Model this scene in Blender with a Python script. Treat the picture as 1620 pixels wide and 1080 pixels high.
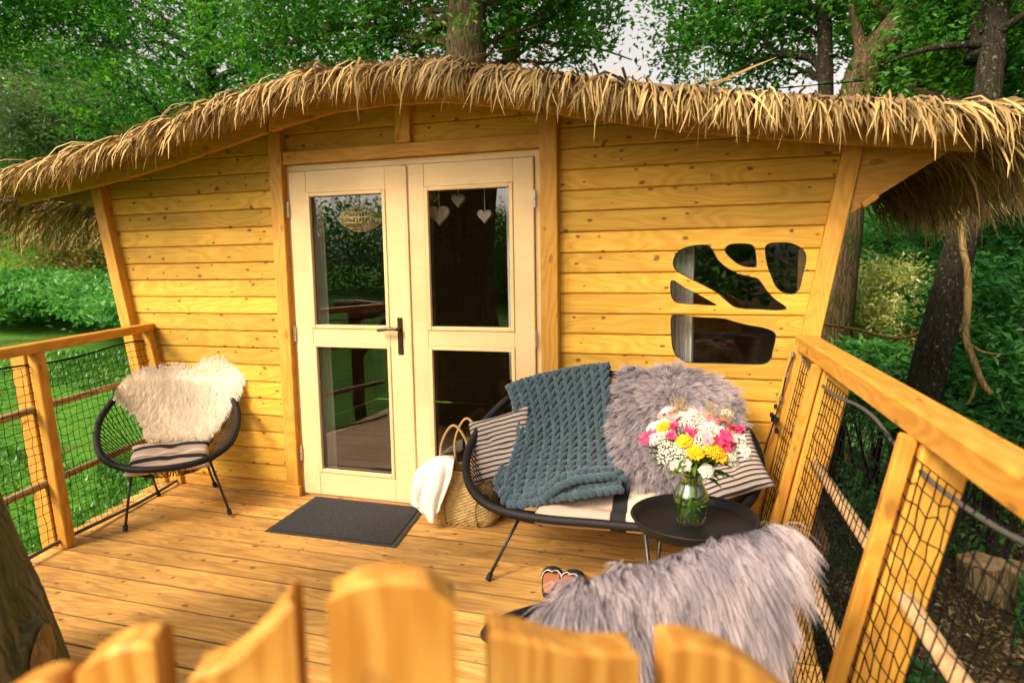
import bpy, bmesh, math, random
import numpy as np
from mathutils import Vector, Matrix, noise as mnoise

# ------------------------------------------------------------------ camera, sky, sun, exposure
for o in list(bpy.data.objects): bpy.data.objects.remove(o)
S = bpy.context.scene
C = S.collection
rnd = random.Random(11)
npr = np.random.default_rng(11)
F_PX, YAW, PITCH, ROLL = 1080.0, 0.31479, -0.11857, 0.01601     # measured on the 1620 px wide photograph
CAM = Vector((0.0, -3.63515, 1.47595))
RC = (Matrix.Rotation(YAW, 3, 'Z') @ Matrix.Rotation(PITCH, 3, 'X') @ Matrix.Rotation(ROLL, 3, 'Y'))
cam_d = bpy.data.cameras.new('camera'); cam = bpy.data.objects.new('camera', cam_d); C.objects.link(cam)
cam.matrix_world = Matrix.Translation(CAM) @ (RC @ Matrix.Rotation(math.pi/2, 3, 'X')).to_4x4()
cam_d.sensor_width = 36.0; cam_d.lens = 36.0*F_PX/1620.0
cam_d.clip_start = 0.02; cam_d.clip_end = 600.0
cam_d.dof.use_dof = True; cam_d.dof.focus_distance = 3.9; cam_d.dof.aperture_fstop = 2.6
S.camera = cam
SUN_EL, SUN_AZ = math.radians(40), math.radians(211)    # azimuth clockwise from +Y : front left of the cabin
world = bpy.data.worlds.new('World'); S.world = world; world.use_nodes = True
wt = world.node_tree; wt.nodes.clear()
sky = wt.nodes.new('ShaderNodeTexSky'); sky.sky_type = 'NISHITA'; sky.sun_disc = False
sky.sun_elevation = SUN_EL; sky.sun_rotation = SUN_AZ
sky.air_density = 1.0; sky.dust_density = 6.0; sky.ozone_density = 0.6
hs = wt.nodes.new('ShaderNodeHueSaturation'); hs.inputs['Saturation'].default_value = 0.22   # thin white overcast
bg = wt.nodes.new('ShaderNodeBackground'); bg.inputs['Strength'].default_value = 0.15
wo = wt.nodes.new('ShaderNodeOutputWorld')
wt.links.new(sky.outputs[0], hs.inputs['Color']); wt.links.new(hs.outputs[0], bg.inputs['Color']); wt.links.new(bg.outputs[0], wo.inputs['Surface'])
sun_d = bpy.data.lights.new('sun', 'SUN'); sun_d.energy = 2.4; sun_d.angle = math.radians(18); sun_d.color = (1.0, 0.86, 0.68)
sun = bpy.data.objects.new('sun', sun_d); C.objects.link(sun)
sdir = Vector((math.sin(SUN_AZ)*math.cos(SUN_EL), math.cos(SUN_AZ)*math.cos(SUN_EL), math.sin(SUN_EL)))
sun.rotation_euler = sdir.to_track_quat('Z', 'Y').to_euler(); sun.location = (-8, -8, 9)
S.view_settings.view_transform = 'Standard'; S.view_settings.look = 'None'
S.view_settings.gamma = 1.0; S.view_settings.use_curve_mapping = False
S.view_settings.exposure = 0.87
S.view_settings.use_white_balance = True
S.view_settings.white_balance_temperature = 7500; S.view_settings.white_balance_tint = 14
S.render.engine = 'CYCLES'
S.cycles.max_bounces = 8; S.cycles.transparent_max_bounces = 16

# ------------------------------------------------------------------ measuring helpers
def ray(px, py):
    return RC @ Vector(((px-810.0)/F_PX, 1.0, -(py-540.0)/F_PX))
def at(px, py, d):  return CAM + ray(px, py)*d
def on_y(px, py, y):
    r = ray(px, py); return CAM + r*((y-CAM.y)/r.y)
def on_z(px, py, z):
    r = ray(px, py); return CAM + r*((z-CAM.z)/r.z)
RN = np.array(RC); CN = np.array(CAM)
def rays(pts):
    P = np.asarray(pts, float)
    d = np.stack([(P[:,0]-810)/F_PX, np.ones(len(P)), -(P[:,1]-540)/F_PX], 1)
    return d @ RN.T
def drop(pts, fy, t0=0.4, t1=9.0):
    """points where pixel rays meet the surface y = fy(x, z)"""
    d = rays(pts); a = np.full(len(d), t0); b = np.full(len(d), t1)
    for _ in range(40):
        m = (a+b)/2; X = CN + d*m[:,None]
        front = X[:,1] < fy(X[:,0], X[:,2])
        a = np.where(front, m, a); b = np.where(front, b, m)
    return CN + d*((a+b)/2)[:,None]
def inside(P, poly):
    P = np.asarray(P); x, y = P[:,0], P[:,1]; r = np.zeros(len(P), bool); n = len(poly)
    for i in range(n):
        x1, y1 = poly[i]; x2, y2 = poly[(i+1) % n]
        c = ((y1 > y) != (y2 > y)) & (x < (x2-x1)*(y-y1)/((y2-y1) if y2 != y1 else 1e-9)+x1)
        r ^= c
    return r

# ------------------------------------------------------------------ object helpers
WM = {}
def unit(v): return v/(np.linalg.norm(v, axis=-1, keepdims=True)+1e-9)
def tag(o, label=None, cat=None, group=None, kind=None):
    if label: o['label'] = label
    if cat: o['category'] = cat
    if group: o['group'] = group
    if kind: o['kind'] = kind
    return o
def thing(name, loc, label=None, cat=None, group=None, kind=None):
    o = bpy.data.objects.new(name, None); o.empty_display_size = .1; C.objects.link(o)
    o.location = loc; WM[o] = Matrix.Translation(Vector(loc))
    return tag(o, label, cat, group, kind)
def link(name, me, parent, M):
    o = bpy.data.objects.new(name, me); C.objects.link(o)
    WM[o] = M
    if parent is not None:
        o.parent = parent; o.matrix_basis = WM[parent].inverted() @ M
    else: o.matrix_basis = M
    return o
def mesh(name, V, Fs, mat=None, parent=None, smooth=True, origin=None, attr=None, M=None, midx=None):
    """V in world space (or local space when M is given)"""
    V = np.asarray(V, dtype=np.float64).reshape(-1, 3)
    if M is None:
        og = V.mean(0) if origin is None else np.asarray(origin, float)
        V = V - og; M = Matrix.Translation(Vector(og))
    me = bpy.data.meshes.new(name)
    if isinstance(Fs, np.ndarray):
        n, k = Fs.shape
        me.vertices.add(len(V)); me.vertices.foreach_set('co', V.astype(np.float32).ravel())
        me.loops.add(n*k); me.loops.foreach_set('vertex_index', Fs.astype(np.int32).ravel())
        me.polygons.add(n); me.polygons.foreach_set('loop_start', np.arange(0, n*k, k, dtype=np.int32))
        try: me.polygons.foreach_set('loop_total', np.full(n, k, dtype=np.int32))
        except Exception: pass
        me.update(calc_edges=True)
    else:
        me.from_pydata(V.tolist(), [], Fs); me.update()
    me.polygons.foreach_set('use_smooth', [smooth]*len(me.polygons))
    if attr is not None:
        a = me.attributes.new('t', 'FLOAT', 'POINT'); a.data.foreach_set('value', np.asarray(attr, dtype=np.float32))
    for m in (mat if isinstance(mat, (list, tuple)) else [mat]):
        if m: me.materials.append(m)
    if midx is not None: me.polygons.foreach_set('material_index', np.asarray(midx, dtype=np.int32))
    return link(name, me, parent, M)
class MB:
    def __init__(s): s.V = []; s.F = []; s.I = []
    def add(s, V, F, mi=0):
        n = len(s.V); s.V += [tuple(v) for v in V]; s.F += [tuple(i+n for i in f) for f in F]; s.I += [mi]*len(F)
    def box(s, x0, x1, y0, y1, z0, z1, mi=0, b=0.0):
        if b <= 0:
            s.add([(x0,y0,z0),(x1,y0,z0),(x1,y1,z0),(x0,y1,z0),(x0,y0,z1),(x1,y0,z1),(x1,y1,z1),(x0,y1,z1)],
              [(0,3,2,1),(4,5,6,7),(0,1,5,4),(1,2,6,5),(2,3,7,6),(3,0,4,7)], mi)
        else: s.cbox(x0, x1, y0, y1, z0, z1, b, mi)
    def cbox(s, x0, x1, y0, y1, z0, z1, b, mi=0):
        bm = bmesh.new(); r = bmesh.ops.create_cube(bm, size=1)
        for v in bm.verts: v.co = Vector(((x0+x1)/2+v.co.x*(x1-x0), (y0+y1)/2+v.co.y*(y1-y0), (z0+z1)/2+v.co.z*(z1-z0)))
        bmesh.ops.bevel(bm, geom=bm.edges[:], offset=b, segments=1, affect='EDGES')
        bm.verts.ensure_lookup_table()
        s.add([v.co[:] for v in bm.verts], [[v.index for v in f.verts] for f in bm.faces], mi); bm.free()
    def tube(s, pts, r, n=6, mi=0, closed=False, caps=True):
        V, F = tube(pts, r, n, closed, caps); s.add(V, F, mi)
    def lathe(s, prof, c, n=24, mi=0):
        V = []; F = []; k = len(prof)
        for i in range(n):
            a = 2*math.pi*i/n
            for r, z in prof: V.append((c[0]+r*math.cos(a), c[1]+r*math.sin(a), c[2]+z))
        for i in range(n):
            j = (i+1) % n
            for q in range(k-1): F.append((i*k+q, j*k+q, j*k+q+1, i*k+q+1))
        s.add(V, F, mi)
    def obj(s, name, mat, parent=None, smooth=False, origin=None, M=None):
        return mesh(name, s.V, s.F, mat, parent, smooth, origin, M=M, midx=s.I if isinstance(mat, (list, tuple)) else None)
def tube(pts, r, n=6, closed=False, caps=True):
    P = [Vector(p) for p in pts]; k = len(P); R = r if isinstance(r, (list, tuple)) else [r]*k
    V = []; F = []; nrm = None
    for i in range(k):
        if closed: t = P[(i+1) % k]-P[i-1]
        else: t = P[min(i+1, k-1)]-P[max(i-1, 0)]
        if t.length < 1e-9: t = Vector((0,0,1))
        t.normalize()
        if nrm is None:
            nrm = t.cross(Vector((0,0,1))) if abs(t.z) < .9 else t.cross(Vector((1,0,0)))
        nrm = (nrm - t*nrm.dot(t)); nrm.normalize(); b = t.cross(nrm)
        for j in range(n):
            a = 2*math.pi*j/n; V.append(P[i]+(nrm*math.cos(a)+b*math.sin(a))*R[i])
    m = k if closed else k-1
    for i in range(m):
        q = ((i+1) % k)*n
        for j in range(n):
            F.append((i*n+j, i*n+(j+1) % n, q+(j+1) % n, q+j))
    if caps and not closed:
        F.append(tuple(range(n-1, -1, -1))); F.append(tuple(range((k-1)*n, k*n)))
    return V, F
def catmull(P, m=6, closed=False):
    P = [Vector(p) for p in P]; n = len(P); out = []
    for i in range(n if closed else n-1):
        if closed: a, b, c, d = P[i-1], P[i], P[(i+1) % n], P[(i+2) % n]
        else: a, b, c, d = P[max(i-1,0)], P[i], P[i+1], P[min(i+2,n-1)]
        for q in range(m):
            t = q/m
            out.append(.5*((2*b)+(c-a)*t+(2*a-5*b+4*c-d)*t*t+(3*b-a-3*c+d)*t**3))
    if not closed: out.append(P[-1])
    return out
def basis(x, up):
    x = Vector(x).normalized(); y = Vector(up).cross(x)
    if y.length < 1e-6: y = Vector((0,1,0)).cross(x)
    y.normalize(); z = x.cross(y)
    return x, y, z
def mat4(o, x, y, z):
    return Matrix(((x.x,y.x,z.x,o.x),(x.y,y.y,z.y,o.y),(x.z,y.z,z.z,o.z),(0,0,0,1)))
def beam(name, p0, p1, w, h, mat, parent=None, up=(0,0,1), b=.004):
    """timber from p0 to p1, its grain along local X; w across, h along up"""
    p0, p1 = Vector(p0), Vector(p1); x, y, z = basis(p1-p0, up); L = (p1-p0).length
    m = MB(); m.cbox(-L/2, L/2, -w/2, w/2, -h/2, h/2, b)
    return m.obj(name, mat, parent, M=mat4((p0+p1)/2, x, y, z))
def prism(name, poly, y0, y1, mat, parent=None, smooth=False):
    """polygon of (x, z) extruded from y0 to y1 (y0 is the front)"""
    n = len(poly)
    V = [(x, y0, z) for x, z in poly]+[(x, y1, z) for x, z in poly]
    F = [tuple(range(n)), tuple(range(2*n-1, n-1, -1))]+[(i, i+n, (i+1) % n+n, (i+1) % n) for i in range(n)]
    return mesh(name, V, F, mat, parent, smooth)

# ------------------------------------------------------------------ materials
def newmat(name):
    m = bpy.data.materials.new(name); m.use_nodes = True; nt = m.node_tree; nt.nodes.clear()
    out = nt.nodes.new('ShaderNodeOutputMaterial')
    def N(t, inp=None, **kw):
        n = nt.nodes.new('ShaderNode'+t)
        for k, v in kw.items(): setattr(n, k, v)
        for k, v in (inp or {}).items():
            if isinstance(v, bpy.types.NodeSocket): nt.links.new(v, n.inputs[k])
            else: n.inputs[k].default_value = v
        return n
    return m, nt, out, N
def c4(c): return (c[0], c[1], c[2], 1.0)
def ramp(N, fac, stops):
    r = N('ValToRGB', {'Fac': fac}); e = r.color_ramp.elements
    while len(e) < len(stops): e.new(.5)
    for q, (p, c) in zip(e, stops): q.position = p; q.color = c4(c) if len(c) == 3 else c
    return r.outputs[0]
def mixc(N, f, a, b, mode='MIX'):
    n = N('MixRGB', {'Fac': f, 'Color1': a if isinstance(a, bpy.types.NodeSocket) else c4(a), 'Color2': b if isinstance(b, bpy.types.NodeSocket) else c4(b)}); n.blend_type = mode
    return n.outputs[0]
def wood(name, light, dark, knot=(.15,.055,.014), knots=1.0, rough=.55, grain=1.0, vary=.35, dirt=0.0, kscale=(4.5, 8.0), bump=.25):
    m, nt, out, N = newmat(name)
    tc = N('TexCoord'); oi = N('ObjectInfo')
    off = N('VectorMath', {0: (31.0, 17.0, 53.0), 3: 1.0}, operation='SCALE'); nt.links.new(oi.outputs['Random'], off.inputs[3])
    p = N('VectorMath', {0: tc.outputs['Object'], 1: off.outputs[0]}, operation='ADD').outputs[0]
    def sc(v): return N('VectorMath', {0: p, 1: v}, operation='MULTIPLY').outputs[0]
    fine = N('TexNoise', {'Vector': sc((3.0, 70.0, 70.0)), 'Scale': 1.0, 'Detail': 5.0, 'Roughness': .6}).outputs[0]
    warp = N('TexNoise', {'Vector': sc((1.1, 5.0, 5.0)), 'Scale': 1.0, 'Detail': 2.0}).outputs[0]
    rings = N('Math', {0: warp, 1: 95.0}, operation='MULTIPLY').outputs[0]
    rings = N('Math', {0: rings}, operation='SINE').outputs[0]
    rings = N('MapRange', {'Value': rings, 'From Min': -1.0, 'From Max': 1.0}).outputs[0]
    g = N('Math', {0: fine, 1: .62}, operation='MULTIPLY').outputs[0]
    g = N('Math', {0: rings, 1: .26, 2: g}, operation='MULTIPLY_ADD').outputs[0]
    g = N('MapRange', {'Value': g, 'From Min': .22, 'From Max': .72}).outputs[0]
    g = N('Math', {0: g, 1: grain}, operation='MULTIPLY').outputs[0]
    col = mixc(N, g, light, dark)
    # knots
    kw = N('TexNoise', {'Vector': sc((9.0, 22.0, 22.0)), 'Scale': 1.0, 'Detail': 2.0}).outputs[1]
    xyz = N('SeparateXYZ', {0: p}); yz = N('Math', {0: xyz.outputs[1], 1: xyz.outputs[2]}, operation='ADD').outputs[0]
    kp = N('CombineXYZ', {0: N('Math', {0: xyz.outputs[0], 1: kscale[0]}, operation='MULTIPLY').outputs[0], 1: N('Math', {0: yz, 1: kscale[1]}, operation='MULTIPLY').outputs[0]}).outputs[0]
    kp = N('VectorMath', {0: kp, 1: N('VectorMath', {0: kw, 3: .22}, operation='SCALE').outputs[0]}, operation='ADD').outputs[0]
    vo = N('TexVoronoi', {'Vector': kp, 'Scale': 1.0, 'Randomness': 1.0}, voronoi_dimensions='2D')
    sel = N('SeparateColor', {'Color': vo.outputs['Color']}).outputs[0]
    size = N('MapRange', {'Value': sel, 'From Min': .35, 'From Max': 1.0, 'To Min': .02, 'To Max': .17}).outputs[0]
    kd = N('Math', {0: vo.outputs['Distance'], 1: size}, operation='DIVIDE').outputs[0]
    kcol = ramp(N, kd, [(0.0, (1,1,1)), (.55, (.9,.9,.9)), (.85, (.25,.25,.25)), (1.0, (0,0,0))])
    on = N('Math', {0: sel, 1: .42}, operation='GREATER_THAN').outputs[0]
    km = N('Math', {0: kcol, 1: on}, operation='MULTIPLY').outputs[0]
    km = N('Math', {0: km, 1: knots}, operation='MULTIPLY').outputs[0]
    col = mixc(N, km, col, knot)
    # tone from board to board and along each board
    tone = N('TexNoise', {'Vector': sc((.9, 3.0, 3.0)), 'Scale': 1.0, 'Detail': 2.0}).outputs[0]
    v = N('MapRange', {'Value': oi.outputs['Random'], 'To Min': 1.0-vary*.6, 'To Max': 1.0+vary*.4}).outputs[0]
    t2 = N('MapRange', {'Value': tone, 'From Min': .3, 'From Max': .7, 'To Min': .86, 'To Max': 1.1}).outputs[0]
    v = N('Math', {0: v, 1: t2}, operation='MULTIPLY').outputs[0]
    col = N('HueSaturation', {'Color': col, 'Value': v, 'Hue': .5, 'Saturation': 1.0}).outputs[0]
    rg = rough
    if dirt > 0:
        dn = N('TexNoise', {'Vector': N('VectorMath', {0: tc.outputs['Object'], 1: (2.2, 14.0, 6.0)}, operation='MULTIPLY').outputs[0], 'Scale': 1.3, 'Detail': 7.0, 'Roughness': .65}).outputs[0]
        dm = N('MapRange', {'Value': dn, 'From Min': .47, 'From Max': .70, 'To Min': 0.0, 'To Max': dirt}).outputs[0]
        col = mixc(N, dm, col, (.16, .075, .025))
    bs = N('BsdfPrincipled', {'Base Color': col, 'Roughness': rg})
    bs.inputs['Specular IOR Level'].default_value = .25
    h = N('Math', {0: fine, 1: km}, operation='SUBTRACT').outputs[0]
    bp = N('Bump', {'Height': h, 'Strength': bump, 'Distance': .003})
    nt.links.new(bp.outputs[0], bs.inputs['Normal']); nt.links.new(bs.outputs[0], out.inputs[0])
    return m
def plain(name, col, rough=.5, metal=0.0, bump=None, vary=0.0, noise=None, spec=.5, island=0.0):
    """bump=(scale, strength); noise=(scale, colour2, lo, hi)"""
    m, nt, out, N = newmat(name)
    tc = N('TexCoord'); c = None
    bs = N('BsdfPrincipled', {'Base Color': c4(col), 'Roughness': rough, 'Metallic': metal}); bs.inputs['Specular IOR Level'].default_value = spec
    if noise:
        n = N('TexNoise', {'Vector': tc.outputs['Object'], 'Scale': noise[0], 'Detail': 5.0, 'Roughness': .6}).outputs[0]
        f = N('MapRange', {'Value': n, 'From Min': noise[2], 'From Max': noise[3]}).outputs[0]
        c = mixc(N, f, col, noise[1])
    if island > 0:
        g = N('NewGeometry').outputs['Random Per Island']
        v = N('MapRange', {'Value': g, 'To Min': 1-island, 'To Max': 1+island}).outputs[0]
        c = N('HueSaturation', {'Color': c if c else c4(col), 'Value': v, 'Hue': .5, 'Saturation': 1.0}).outputs[0]
    if c: nt.links.new(c, bs.inputs['Base Color'])
    if bump:
        n = N('TexNoise', {'Vector': tc.outputs['Object'], 'Scale': bump[0], 'Detail': 4.0}).outputs[0]
        b = N('Bump', {'Height': n, 'Strength': bump[1], 'Distance': .004}); nt.links.new(b.outputs[0], bs.inputs['Normal'])
    nt.links.new(bs.outputs[0], out.inputs[0]); return m
def leafmat(name, cols, trans=.35, gloss=.06, patch=1.2):
    m, nt, out, N = newmat(name)
    g = N('NewGeometry').outputs['Random Per Island']; tc = N('TexCoord')
    n = N('TexNoise', {'Vector': tc.outputs['Object'], 'Scale': patch, 'Detail': 2.0}).outputs[0]
    n = N('MapRange', {'Value': n, 'From Min': .3, 'From Max': .7}).outputs[0]
    f = N('Math', {0: g, 1: .42, 2: N('Math', {0: n, 1: .58}, operation='MULTIPLY').outputs[0]}, operation='MULTIPLY_ADD').outputs[0]
    k = len(cols); col = ramp(N, f, [(i/(k-1), c) for i, c in enumerate(cols)])
    d = N('BsdfDiffuse', {'Color': col}); t = N('BsdfTranslucent', {'Color': N('HueSaturation', {'Color': col, 'Value': 1.3, 'Hue': .49, 'Saturation': 1.1}).outputs[0]})
    mx = N('MixShader', {0: trans, 1: d.outputs[0], 2: t.outputs[0]})
    gl = N('BsdfGlossy', {'Color': (1,1,1,1), 'Roughness': .38}); m2 = N('MixShader', {0: gloss, 1: mx.outputs[0], 2: gl.outputs[0]})
    nt.links.new(m2.outputs[0], out.inputs[0]); return m
def strandmat(name, stops, island=.25, rough=.6, tint=None, trans=0.0):
    """colour along the strand from attribute t"""
    m, nt, out, N = newmat(name)
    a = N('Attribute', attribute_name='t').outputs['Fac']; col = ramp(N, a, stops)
    g = N('NewGeometry').outputs['Random Per Island']
    v = N('MapRange', {'Value': g, 'To Min': 1-island, 'To Max': 1+island}).outputs[0]
    if tint:
        tc = N('TexCoord'); n = N('TexNoise', {'Vector': tc.outputs['Object'], 'Scale': tint[0], 'Detail': 3.0}).outputs[0]
        f = N('MapRange', {'Value': n, 'From Min': .42, 'From Max': .66}).outputs[0]; col = mixc(N, f, col, mixc(N, 1.0, col, tint[1], 'MULTIPLY'))
    col = N('HueSaturation', {'Color': col, 'Value': v, 'Hue': .5, 'Saturation': 1.0}).outputs[0]
    bs = N('BsdfPrincipled', {'Base Color': col, 'Roughness': rough}); bs.inputs['Specular IOR Level'].default_value = .25
    sh = bs.outputs[0]
    if trans > 0:
        t = N('BsdfTranslucent', {'Color': col}); sh = N('MixShader', {0: trans, 1: sh, 2: t.outputs[0]}).outputs[0]
    nt.links.new(sh, out.inputs[0]); return m
def barkmat(name, col, dark, moss=None, mossamt=.5, spots=None):
    m, nt, out, N = newmat(name)
    tc = N('TexCoord')
    wob = N('TexNoise', {'Vector': tc.outputs['Object'], 'Scale': 5.0, 'Detail': 2.0}).outputs[1]
    v = N('VectorMath', {0: tc.outputs['Object'], 1: N('VectorMath', {0: wob, 3: .10}, operation='SCALE').outputs[0]}, operation='ADD').outputs[0]
    v = N('VectorMath', {0: v, 1: (1.0, 1.0, .13)}, operation='MULTIPLY').outputs[0]
    n = N('TexNoise', {'Vector': v, 'Scale': 30.0, 'Detail': 7.0, 'Roughness': .7}).outputs[0]
    n2 = N('TexNoise', {'Vector': v, 'Scale': 22.0, 'Detail': 2.0, 'Roughness': .5}).outputs[0]
    e = N('Math', {0: N('Math', {0: n2, 1: .5}, operation='SUBTRACT').outputs[0]}, operation='ABSOLUTE').outputs[0]
    e = N('MapRange', {'Value': e, 'From Min': .0, 'From Max': .11}).outputs[0]
    h = N('Math', {0: N('Math', {0: e, 1: .65, 2: .35}, operation='MULTIPLY_ADD').outputs[0], 1: n}, operation='MULTIPLY').outputs[0]
    c = ramp(N, h, [(.12, dark), (.52, col)])
    if moss:
        mn = N('TexNoise', {'Vector': tc.outputs['Object'], 'Scale': 3.2, 'Detail': 6.0, 'Roughness': .7}).outputs[0]
        f = N('MapRange', {'Value': mn, 'From Min': .62-mossamt*.35, 'From Max': .8-mossamt*.25}).outputs[0]
        c = mixc(N, f, c, ramp(N, n, [(.3, tuple(q*.35 for q in moss)), (.7, moss)]))
    if spots:
        s = N('TexNoise', {'Vector': tc.outputs['Object'], 'Scale': 30.0, 'Detail': 3.0}).outputs[0]
        c = mixc(N, N('MapRange', {'Value': s, 'From Min': .62, 'From Max': .68}).outputs[0], c, spots)
    bs = N('BsdfPrincipled', {'Base Color': c, 'Roughness': .9}); bs.inputs['Specular IOR Level'].default_value = .2
    b = N('Bump', {'Height': h, 'Strength': .9, 'Distance': .03}); nt.links.new(b.outputs[0], bs.inputs['Normal'])
    nt.links.new(bs.outputs[0], out.inputs[0]); return m
def stripemat(name, axis, stops, scale, offset=0.0, weave=220.0):
    """repeating stripes across a local axis: stops over one repeat of length 1/scale"""
    m, nt, out, N = newmat(name)
    tc = N('TexCoord'); x = N('SeparateXYZ', {0: tc.outputs['Object']}).outputs[axis]
    w = N('TexNoise', {'Vector': tc.outputs['Object'], 'Scale': 9.0, 'Detail': 1.0}).outputs[0]
    x = N('Math', {0: w, 1: .012, 2: x}, operation='MULTIPLY_ADD').outputs[0]
    f = N('Math', {0: x, 1: scale, 2: offset+50.0}, operation='MULTIPLY_ADD').outputs[0]
    f = N('Math', {0: f}, operation='FRACT').outputs[0]
    r = N('ValToRGB', {'Fac': f}); r.color_ramp.interpolation = 'CONSTANT'; e = r.color_ramp.elements
    while len(e) < len(stops): e.new(.5)
    for q, (p, c) in zip(e, stops): q.position = p; q.color = c4(c)
    bs = N('BsdfPrincipled', {'Base Color': r.outputs[0], 'Roughness': .9}); bs.inputs['Specular IOR Level'].default_value = .15
    n = N('TexNoise', {'Vector': tc.outputs['Object'], 'Scale': weave, 'Detail': 1.0}).outputs[0]
    b = N('Bump', {'Height': n, 'Strength': .35, 'Distance': .002}); nt.links.new(b.outputs[0], bs.inputs['Normal'])
    nt.links.new(bs.outputs[0], out.inputs[0]); return m
def glassmat(name, tint=(.96,.97,.96), ior=2.05):
    m, nt, out, N = newmat(name)
    f = N('Fresnel', {'IOR': ior}).outputs[0]
    f = N('Math', {0: f, 1: N('Math', {0: 1.0, 1: N('NewGeometry').outputs['Backfacing']}, operation='SUBTRACT').outputs[0]}, operation='MULTIPLY').outputs[0]   # one mirror image per pane, none from inside the glass
    t = N('BsdfTransparent', {'Color': c4(tint)}); g = N('BsdfGlossy', {'Color': (1,1,1,1), 'Roughness': .006})
    mx = N('MixShader', {0: f, 1: t.outputs[0], 2: g.outputs[0]}); nt.links.new(mx.outputs[0], out.inputs[0]); return m

W_WALL = wood('larch_wall', (.65,.375,.062), (.50,.245,.026), knots=.9, kscale=(7.5, 12.0), vary=.36, rough=.7)
W_POST = wood('larch_post', (.60,.315,.055), (.46,.20,.028), knots=.55, vary=.2)
W_RAIL = wood('larch_rail', (.62,.315,.055), (.45,.185,.024), knots=.6, vary=.15)
W_DECK = wood('larch_deck', (.67,.385,.115), (.45,.21,.05), knots=.85, vary=.42, dirt=.65, rough=.55, kscale=(7.0, 10.0), bump=.4)
W_JOINT = plain('weathered_joint', (.17,.085,.03), .9)
W_DOOR = wood('pale_spruce', (.73,.515,.275), (.68,.46,.23), knots=.08, grain=.6, vary=.05, rough=.4, bump=.06)
W_GATE = wood('varnished_picket', (.58,.30,.066), (.40,.16,.025), knots=.3, vary=.2, rough=.5, grain=1.35)
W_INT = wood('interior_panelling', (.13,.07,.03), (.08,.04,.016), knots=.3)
W_ROD = wood('peeled_pole', (.50,.34,.18), (.34,.2,.09), knots=.5)
W_LOG = wood('log_wood', (.30,.16,.07), (.18,.09,.035), knots=.5)
W_SOFF = wood('soffit_board', (.40,.21,.06), (.27,.13,.035), knots=.4)
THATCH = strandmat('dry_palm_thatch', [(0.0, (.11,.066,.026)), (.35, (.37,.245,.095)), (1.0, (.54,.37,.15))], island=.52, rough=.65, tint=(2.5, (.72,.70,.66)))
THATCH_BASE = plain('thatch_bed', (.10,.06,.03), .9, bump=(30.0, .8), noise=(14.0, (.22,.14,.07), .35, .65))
ROPE = plain('black_rope', (.007,.007,.008), .6, bump=(160.0, .5), spec=.3)
STEEL = plain('black_steel', (.014,.014,.015), .35)
NETC = plain('black_net_cord', (.004,.004,.004), .9, spec=.08)
ROPEG = plain('grey_edge_rope', (.07,.065,.055), .8, bump=(220.0, .6))
HINGE = plain('hinge_steel', (.62,.6,.56), .3, metal=.9)
BRONZE = plain('dark_bronze', (.045,.028,.016), .38, metal=.6)
GLASS = glassmat('window_glass')
CLEAR, nt_, out_, N_ = newmat('vase_glass')
lw_ = N_('LayerWeight', {'Blend': .32}); fr_ = N_('MapRange', {'Value': lw_.outputs['Facing'], 'To Min': .07, 'To Max': .75}).outputs[0]
b_ = N_('MixShader', {0: fr_, 1: N_('BsdfTransparent', {'Color': (.90,.97,.84,1)}).outputs[0], 2: N_('BsdfGlossy', {'Color': (1,1,1,1), 'Roughness': .03}).outputs[0]}); nt_.links.new(b_.outputs[0], out_.inputs[0])

# ------------------------------------------------------------------ ground
def sm(a, b, x):
    t = np.clip((x-a)/(b-a), 0, 1); return t*t*(3-2*t)
def ground_z(x, y):
    x = np.asarray(x, float); y = np.asarray(y, float)
    z = -1.35+0*x
    z = z+1.35*sm(-4, -19, x)                                 # lawn climbs gently away on the left
    z = z-.75*sm(0.5, 3.2, x)                                 # and drops into the wood on the right
    d = np.hypot(x+15.0, y-15.0)
    ang = y-.35*x
    z = z+4.5*sm(14.5, 26, ang)*sm(6, -6, x)                 # bank behind the nettles
    z = z+2.4*sm(9, 26, np.hypot(x-2, y))*sm(1.5, 6, x)        # far side of the hollow on the right
    z = z+3.0*sm(24, 48, np.hypot(x, y))*sm(-6, 8, y)+.4*sm(24, 60, np.hypot(x, y))
    z = z+.07*np.sin(x*1.7+y*.6)*np.sin(y*1.3-x*.4)+.04*np.sin(3.1*x)*np.cos(2.7*y)
    return z
rr = np.concatenate([np.arange(0, 12, .4), np.arange(12, 40, 1.2), np.arange(40, 70, 4), [80, 110, 170, 300]])
na = 144; aa = np.linspace(0, 2*np.pi, na, endpoint=False)
GX = np.outer(rr, np.cos(aa)).ravel(); GY = np.outer(rr, np.sin(aa)).ravel()
GV = np.stack([GX, GY, ground_z(GX, GY)], 1); gf = []
for i in range(len(rr)-1):
    for j in range(na): gf.append((i*na+j, (i+1)*na+j, (i+1)*na+(j+1) % na, i*na+(j+1) % na))
m, nt, out, N = newmat('lawn_and_leaf_litter')
tc = N('TexCoord'); pos = tc.outputs['Object']
n1 = N('TexNoise', {'Vector': pos, 'Scale': .55, 'Detail': 6.0, 'Roughness': .6}).outputs[0]
n2 = N('TexNoise', {'Vector': pos, 'Scale': 14.0, 'Detail': 6.0, 'Roughness': .7}).outputs[0]
grass = ramp(N, n2, [(.3, (.03,.11,.014)), (.6, (.09,.27,.03)), (.8, (.16,.36,.06))])
soil = ramp(N, n2, [(.3, (.025,.016,.008)), (.55, (.08,.055,.025)), (.75, (.17,.12,.05))])
sx = N('SeparateXYZ', {0: pos}).outputs[0]
side = N('MapRange', {'Value': sx, 'From Min': -2.5, 'From Max': 1.5, 'To Min': -.12, 'To Max': .22}).outputs[0]
f = N('Math', {0: n1, 1: side}, operation='ADD').outputs[0]
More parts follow.
